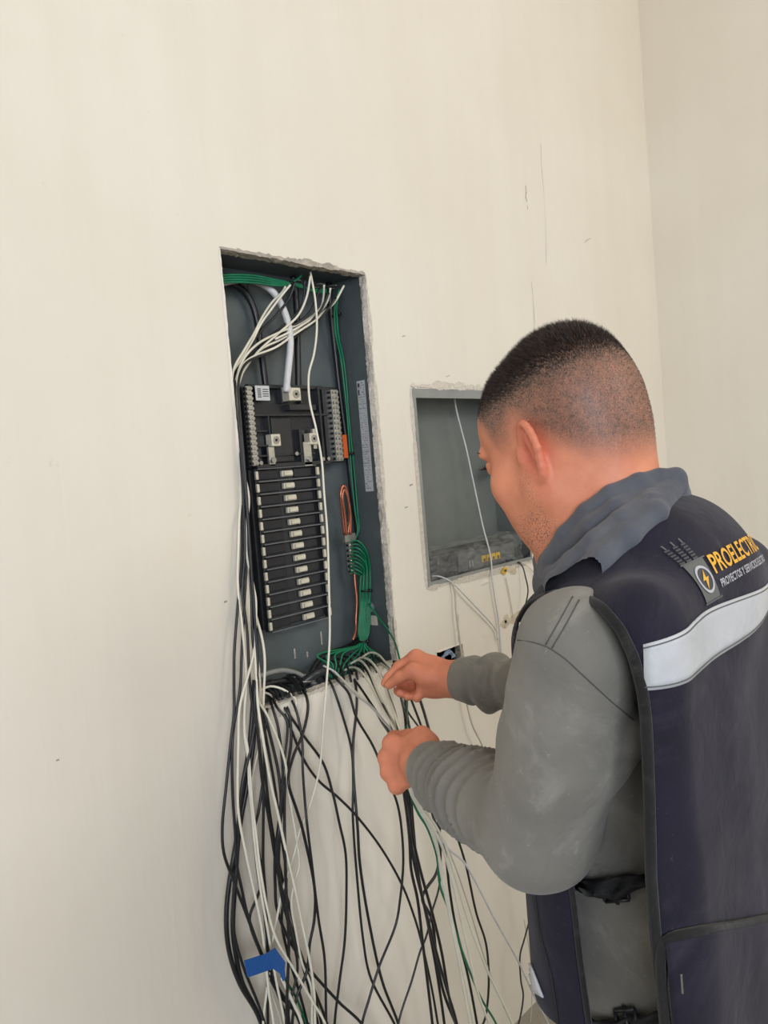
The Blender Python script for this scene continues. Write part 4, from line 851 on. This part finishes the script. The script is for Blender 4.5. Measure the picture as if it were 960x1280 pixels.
# trousers and boots
tr = SDF(); HLx, HRx = .735, .930
tr.add(ell((.848, .40, .80), (.120, .085, .10)), 0)
for x, fx in ((HLx+.01, HLx-.02), (HRx-.01, HRx+.03)):
    tr.chain([(x+.015, .405, .80), (fx, .435, .50), (fx, .415, .11)], [.078, .066, .060], .03, .06)
tr.post = lambda p, d: d-.003*wob(p, 20, 3)
def boot_sdf(fx):
    b = SDF(); b.add(ell((fx, .415, .09), (.048, .058, .09)), 0); b.add(cap((fx, .39, .045), (fx+(fx-CXB)*.08, .57, .038), .040, .036), .04)
    b.post = lambda p, d: np.maximum(d, .004-p[..., 2]); return b

# --- skin, hair, cloth materials
def skin_material():
    m = bpy.data.materials.new('skin'); m.use_nodes = True; nt = m.node_tree; b = nt.nodes['Principled BSDF']; b.inputs['Roughness'].default_value = .52
    b.inputs['Subsurface Weight'].default_value = .12; b.inputs['Subsurface Radius'].default_value = (.012, .004, .002); b.inputs['Subsurface Scale'].default_value = .5
    tc = nt.nodes.new('ShaderNodeTexCoord'); vec = tc.outputs['Object']; at = nt.nodes.new('ShaderNodeAttribute'); at.attribute_name = 'tint'; sp = nt.nodes.new('ShaderNodeSeparateColor'); nt.links.new(at.outputs['Color'], sp.inputs[0])
    base = mix(nt, noise(nt, vec, 28, 5, .35, .65), srgb(218, 141, 106), srgb(203, 127, 95))
    base = mix(nt, sp.outputs[1], base, srgb(206, 106, 84))
    fine = noise(nt, vec, 620, 2, .38, .62); mid = noise(nt, vec, 130, 3, .35, .7)
    stub = mix(nt, fine, srgb(70, 55, 48), srgb(126, 100, 84))
    dens = nt.nodes.new('ShaderNodeMath'); dens.operation = 'MULTIPLY_ADD'; nt.links.new(mulv(nt, mid, .28), dens.inputs[0]); nt.links.new(sp.outputs[0], dens.inputs[1]); md_ = mulv(nt, sp.outputs[0], .88); nt.links.new(md_, dens.inputs[2])
    dn = mulv(nt, dens.outputs[0], 1.0); cl = nt.nodes.new('ShaderNodeClamp'); nt.links.new(dn, cl.inputs[0])
    base = mix(nt, cl.outputs[0], base, stub)
    base = mix(nt, mulv(nt, sp.outputs[2], noise(nt, vec, 520, 2, .52, .64)), base, srgb(84, 62, 54))
    nt.links.new(base, b.inputs['Base Color'])
    bp = nt.nodes.new('ShaderNodeBump'); bp.inputs['Strength'].default_value = .25; bp.inputs['Distance'].default_value = .001; nt.links.new(noise(nt, vec, 300, 3, 0, 1), bp.inputs['Height']); nt.links.new(bp.outputs['Normal'], b.inputs['Normal']); return m
def cloth_material(name, c1, c2, dust, amt, dscale=7, rough=.9, lo=.52, hi=.72, sheen=.15, wsc=900):
    m = bpy.data.materials.new(name); m.use_nodes = True; nt = m.node_tree; b = nt.nodes['Principled BSDF']; b.inputs['Roughness'].default_value = rough; b.inputs['Sheen Weight'].default_value = sheen; b.inputs['Specular IOR Level'].default_value = .25
    tc = nt.nodes.new('ShaderNodeTexCoord'); vec = tc.outputs['Object']
    base = mix(nt, noise(nt, vec, 12, 5, .35, .65), c1, c2)
    d1 = noise(nt, vec, dscale, 7, lo, hi, .68, .8); base = mix(nt, mulv(nt, d1, amt), base, dust)
    d2 = noise(nt, vmap(nt, vec, (14, 14, 3.2), (.4, .5, .3)), 2.2, 5, .66, .72, .6, 1.5); base = mix(nt, mulv(nt, d2, amt*.7), base, dust)
    d3 = noise(nt, vec, 170, 2, .70, .76); base = mix(nt, mulv(nt, d3, amt*.8), base, dust)
    nt.links.new(base, b.inputs['Base Color'])
    bp = nt.nodes.new('ShaderNodeBump'); bp.inputs['Strength'].default_value = .3; bp.inputs['Distance'].default_value = .0012; nt.links.new(noise(nt, vec, wsc, 2, 0, 1), bp.inputs['Height'])
    bp2 = nt.nodes.new('ShaderNodeBump'); bp2.inputs['Strength'].default_value = .45; bp2.inputs['Distance'].default_value = .006; nt.links.new(noise(nt, vec, 18, 4, 0, 1, .5, .6), bp2.inputs['Height']); nt.links.new(bp.outputs['Normal'], bp2.inputs['Normal']); nt.links.new(bp2.outputs['Normal'], b.inputs['Normal']); return m
M['skin'] = skin_material()
M['shirt'] = cloth_material('grey_sweatshirt', srgb(129, 126, 117), srgb(117, 115, 108), srgb(172, 170, 160), .5, 9)
M['vest'] = cloth_material('navy_vest', srgb(27, 24, 42), srgb(21, 20, 35), srgb(96, 91, 102), .24, 8, .75, .50, .74, .1)
M['binding'] = cloth_material('black_binding', srgb(24, 24, 25), srgb(34, 34, 33), srgb(80, 78, 74), .28, 40)
M['lining'] = mat('black_webbing', srgb(28, 29, 29), .7, var=.2, vscale=60, bump=.4, bscale=300)
M['scarf'] = cloth_material('slate_scarf', srgb(90, 93, 100), srgb(76, 79, 88), srgb(122, 122, 124), .3, 14)
M['stripe'] = cloth_material('reflective_tape', srgb(196, 198, 200), srgb(184, 187, 190), srgb(160, 160, 158), .35, 14, .45, .5, .75, 0)
M['seam'] = mat('seam_grey', srgb(78, 78, 74), .9); M['trouser'] = cloth_material('dark_trousers', srgb(48, 50, 58), srgb(40, 42, 50), srgb(110, 106, 100), .3)
M['boot'] = mat('boot_leather', srgb(60, 48, 38), .6, var=.2)
M['gold'] = mat('gold_print', srgb(226, 168, 48), .5); M['silver'] = mat('silver_print', srgb(176, 176, 182), .5); M['logo_grey'] = mat('grey_print', srgb(92, 94, 92), .6); M['logo_dark'] = mat('dark_print', srgb(62, 62, 68), .6)
M['hair'] = mat('dark_hair', srgb(52, 38, 30), .6, var=.3, vscale=200)

# --- build the figure
person = tag(empty('person', (CXB, .36, 0)), 'man in navy vest and grey sweatshirt pulling wires at the open panel', 'person')
V, F = surface(body, (.50, .15, .90), (1.35, 1.12, 1.72), .0026)
bme = np_mesh('body', V, F, M['skin'])
L_ = (V-HO)@HA.T; x_, y_, z_ = L_[:, 0], L_[:, 1], L_[:, 2]
zl = np.interp(y_, [-.12, -.09, -.06, -.035, -.015, .0, .02, .040, .050, .062, .075, .09], [-.068, -.058, -.040, -.012, .018, .030, .012, .014, .040, .062, .074, .085])
near_head = (np.abs(x_) < .095) & (y_ < .12) & (z_ > -.10)
isear = (np.abs(x_) > .0800) & (z_ < .035) & (z_ > -.045) & (y_ > -.035) & (y_ < .02)
dens = smooth(z_-zl, -.012, .040)*.80+smooth(z_, .040, .095)*.30; dens = np.where(near_head & ~isear, dens, 0)
red = np.exp(-((np.abs(x_)-.082)**2/.014**2+(y_+.012)**2/.022**2+(z_+.004)**2/.036**2))*.95
hd = np.minimum(np.linalg.norm(V-P(513, 950, 1.17), axis=1), np.linalg.norm(V-P(530, 845, 1.37), axis=1)); red = np.maximum(red, np.exp(-(hd/.09)**2)*.18)
beard = smooth(-z_, .045, .085)*smooth(y_, -.01, .03)*(z_ > -.14)*(np.abs(x_) < .08)*.8+smooth(-z_, .0, .03)*smooth(y_, -.005, .01)*smooth(.04-y_, 0, .02)*(z_ > -.10)*.35
ca = bme.color_attributes.new('tint', 'FLOAT_COLOR', 'POINT'); ca.data.foreach_set('color', np.stack([np.clip(dens, 0, 1), red, np.clip(beard, 0, 1), np.ones(len(V))], 1).astype(np.float32).ravel())
ob = link('body', bme); fix(ob, person)
# eyes brows and lashes
eb = MB()
for s in (-1, 1):
    for i in range(16):
        t = i/15; a = H(s*(.014+.034*t), .0935-.013*t*t, .0325+.004*math.sin(t*3)); eb.tube([a, a+HR*s*.006+HF*.001+HU*.0018], [.0007, .0002], 4)
o = eb.build('eyebrows', M['hair']); fix(o, person); o['kind'] = 'stuff'
el_ = MB()
for s in (-1, 1):
    for i in range(14):
        t = i/13; a = H(s*(.020+.024*t), .0925-.006*t, .0175-.001*t); el_.tube([a, a+HF*.006+HR*s*.002*t-HU*.001, a+HF*.009+HR*s*.003*t+HU*.0015], [.0005, .0004, .0001], 4)
o = el_.build('eyelashes', M['hair']); fix(o, person); o['kind'] = 'stuff'
iris = MB()
for s in (-1, 1): iris.tube([H(s*.031, .0905, .010), H(s*.031, .0925, .0095)], [.0055, .0030], 14)
fix(iris.build('eyes', mat('dark_iris', srgb(38, 28, 22), .15)), person)
# short hair on the crown, cropped to stubble down the sides
def hair():
    N = len(V); nm = np.zeros((N, 3)); bme.calc_loop_triangles() if False else None
    w = smooth(z_, .045, .100)+smooth(z_-zl, .010, .06)*.40*(y_ < .07); w = np.where(near_head & ~isear & (z_-zl > .012), w, 0); pr_ = np.clip(w, 0, 1); pr_ /= pr_.sum()
    n = 42000; ii = np.random.choice(N, n, p=pr_); base = V[ii]+np.random.normal(0, .0010, (n, 3)); nrm = grad(body, base); base = base-nrm*body(base)[:, None]
    top = smooth(z_[ii]-.45*np.maximum(y_[ii]-.02, 0), .045, .115); ln = (.0012+.0105*top**1.6)*np.random.uniform(.65, 1.2, n)
    dirn = nrm*(.75)+HF*.45*top[:, None]*1.0+HU*.2+np.random.normal(0, .16, (n, 3)); dirn /= np.linalg.norm(dirn, axis=1, keepdims=True)
    side = np.cross(dirn, np.random.normal(0, 1, (n, 3))); side /= np.linalg.norm(side, axis=1, keepdims=True); wd_ = (.00020+.00022*top)[:, None]
    tip = base+dirn*ln[:, None]; VV = np.stack([base-side*wd_, base+side*wd_, tip], 1).reshape(-1, 3); FF = np.arange(3*n).reshape(-1, 3); return np_mesh('hair', VV, FF, M['hair'])
o = link('hair', hair()); fix(o, person); tag(o, 'dark short cropped hair faded at the sides', kind='stuff')

V2, F2 = surface(shirt, (.45, .12, .76), (1.42, .98, 1.46), .0042)
shirt_o = link('sweatshirt', np_mesh('sweatshirt', V2, F2, M['shirt'])); fix(shirt_o, person); tag(shirt_o, 'dusty grey long sleeved sweatshirt')
def cuff(E_, W_, R0, R1, ta, tb):
    mb = MB(); n = 64; ax = unit(W_-E_); x = unit(np.cross(ax, CV)); y = np.cross(ax, x); vs = []; rows = 9; L = np.linalg.norm(W_-E_)
    for i in range(rows):
        t = i/(rows-1); c = E_+ax*L*(ta+(tb-ta)*t); rr = R0+(R1-R0)*t-(.004 if i in (0, rows-1) else 0)
        for k in range(n): a = 2*math.pi*k/n; vs.append(c+(rr+.0005*(k % 2))*(math.cos(a)*x+math.sin(a)*y))
    for k in range(n): a = 2*math.pi*k/n; vs.append(E_+ax*L*(tb-.03)+(R1-.008)*(math.cos(a)*x+math.sin(a)*y))
    mb.add(vs, [(i*n+k, i*n+(k+1) % n, (i+1)*n+(k+1) % n, (i+1)*n+k) for i in range(rows) for k in range(n)])
    o = mb.build('cuff', M['shirt'], None, True); fix(o, shirt_o); return o
cuff(EL, WL, .0400, .0385, .86, 1.05); cuff(ER, WR, .0400, .0360, .84, 1.04)
V3, F3 = surface(vest, (.55, .10, .89), (1.12, .60, 1.50), .0034)
vest_o = link('vest', np_mesh('vest', V3, F3, M['vest'])); fix(vest_o, person); tag(vest_o, 'dusty navy work vest with black edging')

def pix_surface(sdf, px):                           # where the garment lies behind a picture point
    px = np.array(px, float); d = np.stack([ray(u, v) for u, v in px]); return march(sdf, CAM, d, 1.6)
def dense(px, step=6):
    out = []
    for a, b in zip(px[:-1], px[1:]):
        n = max(1, int(math.hypot(b[0]-a[0], b[1]-a[1])/step)); out += [(a[0]+(b[0]-a[0])*i/n, a[1]+(b[1]-a[1])*i/n) for i in range(n)]
    return out+[px[-1]]
def ribbon(name, sdf, px, width, lift, m, parent, thick=.003, taper=None):
    """a band that lies on a garment along a line"""
    p, ok = pix_surface(sdf, dense(px)); p = p[ok]; g = grad(sdf, p); n = len(p)
    for _ in range(2 if n > 4 else 0): p[1:-1] = (p[:-2]+p[1:-1]*2+p[2:])/4; g[1:-1] = (g[:-2]+g[1:-1]*2+g[2:])/4
    if n < 5: return None
    T = np.gradient(p, axis=0); T /= np.linalg.norm(T, axis=1, keepdims=True)+1e-9; s = np.cross(T, g); s /= np.linalg.norm(s, axis=1, keepdims=True)+1e-9; vs = []
    prof = [(-1, -.6), (-.85, .5), (-.4, 1), (.4, 1), (.85, .5), (1, -.6)]
    for i in range(n):
        for a, b in prof: vs.append(p[i]+s[i]*a*width/2+g[i]*(lift+thick*b))
    k = len(prof); mb = MB(); mb.add(vs, [(i*k+j, i*k+(j+1) % k, (i+1)*k+(j+1) % k, (i+1)*k+j) for i in range(n-1) for j in range(k)]+[tuple(range(k))[::-1], tuple((n-1)*k+j for j in range(k))])
    o = mb.build(name, m, None, True); fix(o, parent); return o
edge = [(648, 776), (655, 763), (665, 751), (690, 741), (722, 743), (752, 758), (776, 787), (792, 822), (803, 862), (808, 902), (812, 1000), (814, 1100), (821, 1190), (833, 1278), (846, 1350)]
ribbon('edge_binding', vsurf, edge, .0105, .0005, M['binding'], vest_o, .0026)
ribbon('edge_binding', vsurf, [(691, 1000), (703, 1050), (716, 1120), (725, 1200), (739, 1300), (745, 1340)], .007, .0005, M['binding'], vest_o, .002)
ribbon('collar_binding', vsurf, [(758, 662), (785, 648), (812, 632), (836, 618), (850, 608)], .016, .003, M['binding'], vest_o, .002)
# stripe across the back, made level round the trunk
AXS = np.array([CXB, .43])
def back_hit(sdf, x, z):                           # straight onto the back from behind
    x = np.array(x, float); z = np.array(z, float)+0*x; o = np.stack([x, 0*x-.1, z], -1); return march(sdf, o, np.broadcast_to([0., 1., 0.], o.shape), .75)
def pz(u, v): return pix_surface(vsurf, [(u, v)])[0][0]
A0, A1, A2, A3 = pz(795, 808), pz(812, 862), pz(900, 745), pz(900, 815)
print('STRIPE', A0, A1, A2, A3)
def biggest(fs):
    par = {}
    def find(a):
        while par.setdefault(a, a) != a: par[a] = par[par[a]]; a = par[a]
        return a
    for f in fs:
        for i in f[1:]: par[find(i)] = find(f[0])
    cnt = {}
    for f in fs: cnt[find(f[0])] = cnt.get(find(f[0]), 0)+1
    best = max(cnt, key=cnt.get) if cnt else None
    return [f for f in fs if find(f[0]) == best]
def band(name, x0, x1, zf0, zf1, m, lift=.0022, nu=90, nv=7):
    x = np.linspace(x0, x1, nu); Z0_, Z1_ = zf0(x), zf1(x); rows = []
    for j in range(nv):
        z = Z0_+(Z1_-Z0_)*j/(nv-1); p, ok = back_hit(vsurf, x, z); g = grad(vsurf, p); rows.append(p+g*lift)
    A = np.stack(rows, 1).reshape(-1, 3); mb = MB(); mb.add(list(A), biggest([f for f in [(i*nv+j, i*nv+j+1, (i+1)*nv+j+1, (i+1)*nv+j) for i in range(nu-1) for j in range(nv-1)] if np.ptp(A[list(f), 1]) < .03 and A[list(f), 1].max() < .42]))
    o = mb.build(name, m, None, True); md = o.modifiers.new('thick', 'SOLIDIFY'); md.thickness = .0015; md.offset = -1; fix(o, vest_o); return o
zt_ = lambda x: A0[2]+.075*(x-A0[0])-.018*np.clip((x-A0[0])/.3, 0, 1)+.012*np.sin(np.clip((x-A0[0])/.36, 0, 1)**.6*math.pi); zb_ = lambda x: A1[2]+.06*(x-A1[0])-.003*np.sin(np.clip((x-A1[0])/.32, 0, 1)*math.pi)
SX0, SX1 = (A0[0]+A1[0])/2, 2*TC[0]-(A0[0]+A1[0])/2+.01
tag(band('reflective_stripe', SX0, SX1, zb_, zt_, M['stripe']), 'wide silver reflective stripe across the back')
for zf in (lambda x: zt_(x)-.003, lambda x: zb_(x)+.003):
    band('stitch_line', SX0, SX1, lambda x, zf=zf: zf(x)-.0005, lambda x, zf=zf: zf(x)+.0005, M['logo_grey'], .0030, 90, 2)
# lettering and emblem
pt0 = pz(884, 703); print('LOGO', pt0, grad(vsurf, pt0[None])); gn = grad(vsurf, pt0[None])[0]; gn[0] *= .25; gn = unit(gn); EX = unit(np.array([1, 0, .05])-gn*(np.array([1, 0, .05])@gn)); EY = np.cross(EX, -gn)*-1; EY = EY*np.sign(EY[2])
def decal(name, V2d, F2d, m, lift=.0024):
    V2d = np.array(V2d, float)*.78; o_ = pt0+gn*.12+V2d[:, :1]*EX+V2d[:, 1:]*EY; p, ok = march(vsurf, o_, np.broadcast_to(-gn, o_.shape), .35); g = grad(vsurf, p)
    mb = MB(); mb.add(list(p+g*lift), [f for f in F2d if all(ok[i] for i in f)]); o = mb.build(name, m, None, False); fix(o, vest_o); return o
def text_geo(s, size, w=1.0):
    cu = bpy.data.curves.new('t', 'FONT'); cu.body = s; cu.size = size; cu.resolution_u = 3; cu.offset = size*.018; o = bpy.data.objects.new('t', cu); COL.objects.link(o)
    bpy.context.view_layer.update(); me = bpy.data.meshes.new_from_object(o.evaluated_get(bpy.context.evaluated_depsgraph_get()))
    bm = bmesh.new(); bm.from_mesh(me); bmesh.ops.triangulate(bm, faces=bm.faces); bmesh.ops.subdivide_edges(bm, edges=[e for e in bm.edges if e.calc_length() > size*.25], cuts=1); bmesh.ops.triangulate(bm, faces=bm.faces); bm.verts.index_update()
    v = [(q.co.x*w, q.co.y) for q in bm.verts]; f = [tuple(x.index for x in q.verts) for q in bm.faces]; bm.free(); bpy.data.objects.remove(o); return v, f
TS = LOGO_SCALE = 1.0
def put(name, g, s0, t0, m, lift=.0024): decal(name, [(x+s0, y+t0) for x, y in g[0]], g[1], m, lift)
put('gold_lettering', text_geo('PROELECTRIC', .034, .84), .0, -.016, M['gold'])
put('silver_lettering', text_geo('PROYECTOS Y SERVICIOS ELECTRICOS', .0135, .82), .003, -.034, M['silver'])
def ringgeo(cx_, cy_, r0, r1, n=40, e=1.0): return [(cx_+r*math.cos(2*math.pi*k/n), cy_+e*r*math.sin(2*math.pi*k/n)) for r in (r0, r1) for k in range(n)], [(k, (k+1) % n, n+(k+1) % n, n+k) for k in range(n)]
def gridgeo(x0, y0, x1, y1, n=6):
    return [(x0+(x1-x0)*i/n, y0+(y1-y0)*j/n) for i in range(n+1) for j in range(n+1)], [(i*(n+1)+j, (i+1)*(n+1)+j, (i+1)*(n+1)+j+1, i*(n+1)+j+1) for i in range(n) for j in range(n)]
decal('emblem_plate', *gridgeo(-.045, -.042, -.006, .008), M['logo_grey'], .0016)
decal('emblem_ring', *ringgeo(-.0245, -.0165, .0128, .0160, e=1.1), M['silver'])
decal('emblem_disc', *ringgeo(-.0245, -.0165, .0001, .0128, e=1.1), M['logo_dark'], .0019)
decal('lightning_bolt', [(-.0205, -.005), (-.032, -.018), (-.026, -.0175), (-.0285, -.029), (-.017, -.0145), (-.0232, -.0150)], [(0, 1, 2), (0, 2, 5), (5, 2, 3), (5, 3, 4)], M['gold'], .0026)
for i in range(3):
    for j in range(6): decal('insulator_mark', *gridgeo(-.044+.0125*i-.003, .010+.0042*j, -.044+.0125*i+.006-.0004*j, .0125+.0042*j, 1), M['logo_dark'], .0022)
    decal('insulator_tip', *gridgeo(-.0435+.0125*i, .034, -.0415+.0125*i, .041, 1), M['logo_grey'], .0022)
for y_0 in (-.044, .008): decal('emblem_bar', *gridgeo(-.049, y_0, -.002, y_0+.0016, 4), M['logo_grey'], .0022)
# pocket on the lower back with its binding and zip
def pixpatch(name, sdf, quad, nu, nv, lift, m, parent, thick=.002):
    a, b, c, d = [np.array(q, float) for q in quad]; px = [(a*(1-i/nu)+b*i/nu)*(1-j/nv)+(d*(1-i/nu)+c*i/nu)*j/nv for i in range(nu+1) for j in range(nv+1)]
    p, ok = pix_surface(sdf, px); g = grad(sdf, p); k = nv+1; mb = MB(); vs = p+g*lift
    fs = [(i*k+j, (i+1)*k+j, (i+1)*k+j+1, i*k+j+1) for i in range(nu) for j in range(nv) if ok[i*k+j] and ok[(i+1)*k+j] and ok[(i+1)*k+j+1] and ok[i*k+j+1]]
    mb.add(list(vs), biggest(fs)); o = mb.build(name, m, None, True); md = o.modifiers.new('thick', 'SOLIDIFY'); md.thickness = thick; md.offset = -1; fix(o, parent); return o
pixpatch('pocket', vsurf, [(830, 1172), (985, 1144), (995, 1310), (846, 1325)], 24, 22, .0045, M['vest'], vest_o, .004)
ribbon('pocket_binding', vsurf, [(836, 1320), (829, 1260), (825, 1200), (827, 1178), (838, 1168), (870, 1162), (910, 1157), (960, 1147), (985, 1141)], .0095, .004, M['binding'], vest_o, .003)
ribbon('zip', vsurf, [(836, 1190), (835, 1230), (842, 1290)], .004, .006, M['lining'], vest_o, .0012)
z_p = pix_surface(vsurf, [(836, 1222)])[0][0]+np.array([0, -.012, 0]); o = MB().box(z_p-[.002, .001, .009], z_p+[.002, .001, .009], .0006).build('zip_pull', M['screw']); fix(o, vest_o)
ribbon('panel_seam', vsurf, [(668, 1100), (674, 1160), (690, 1220), (700, 1290)], .002, .0008, M['lining'], vest_o, .001)
fs_ = pixpatch('front_reflective_stripe', vsurf, [(655, 1192), (663, 1196), (682, 1246), (664, 1236)], 5, 6, .002, M['stripe'], vest_o)
# webbing straps with buckles over the open side
def strap(px, px2):
    a = dense(px, 5); n = len(a); b = dense(px2, 5); b = [b[int(i*(len(b)-1)/(n-1))] for i in range(n)]; rows = []
    for j in range(6):
        q = [(a[i][0]*(1-j/5)+b[i][0]*j/5, a[i][1]*(1-j/5)+b[i][1]*j/5) for i in range(n)]; p, ok = pix_surface(shirt, q); g = grad(shirt, p)
        rows.append(p+g*(.012+.0045*np.sin(np.arange(n)*.9+j*1.3)+.004*math.sin(j*2.1))[:, None])
    A = np.stack(rows, 1).reshape(-1, 3); mb = MB(); mb.add(list(A), [(i*6+j, i*6+j+1, (i+1)*6+j+1, (i+1)*6+j) for i in range(n-1) for j in range(5)]); o = mb.build('side_strap', M['lining'], None, True)
    md = o.modifiers.new('thick', 'SOLIDIFY'); md.thickness = .003; fix(o, vest_o)
    c = A[len(A)//2]; d = unit(A[-3]-A[3]); w = unit(np.cross(d, c-CAM)); nn = np.cross(d, w); bk = MB()
    for s_ in (-1, 1):
        bk.tube([c+w*.009*s_-d*.014+nn*-.004, c+w*.009*s_+d*.014+nn*-.004], .0022, 6); bk.tube([c-w*.009+d*.014*s_+nn*-.004, c+w*.009+d*.014*s_+nn*-.004], .0022, 6)
    bk.tube([c-w*.013+nn*-.004, c+w*.013+nn*-.004], .002, 6); q = bk.build('strap_buckle', M['black_plastic'], None, True); fix(q, vest_o)
strap([(716, 1098), (745, 1098), (772, 1092), (806, 1084)], [(730, 1112), (752, 1122), (776, 1124), (812, 1102)])
strap([(733, 1272), (765, 1268), (800, 1260), (832, 1252)], [(736, 1300), (770, 1298), (800, 1290), (840, 1285)])
# seams of the sweatshirt
for px, w_ in (([(641, 800), (660, 801), (684, 808), (705, 822), (735, 850), (765, 878), (792, 900)], .0016), ([(716, 746), (700, 775), (682, 806)], .0016), ([(724, 750), (708, 780), (690, 810)], .0016)):
    ribbon('sleeve_seam', shirt, px, w_*.8, .0002, M['seam'], shirt_o, .0007)
# scarf, trousers, boots
V4, F4 = surface(scarf, (.68, .22, 1.25), (1.0, .62, 1.56), .0028); sco = link('neck_scarf', np_mesh('neck_scarf', V4, F4, M['scarf'])); fix(sco, person); tag(sco, 'slate grey twisted neck scarf')
V5, F5 = surface(tr, (.6, .15, .02), (1.1, .66, 1.06), .007); o = link('trousers', np_mesh('trousers', V5, F5, M['trouser'])); fix(o, person); tag(o, 'dark work trousers')
for fx in (HLx-.02, HRx+.03):
    V6, F6 = surface(boot_sdf(fx), (fx-.09, .28, -.01), (fx+.09, .68, .22), .006); o = link('boot', np_mesh('boot', V6, F6, M['boot'])); fix(o, person)
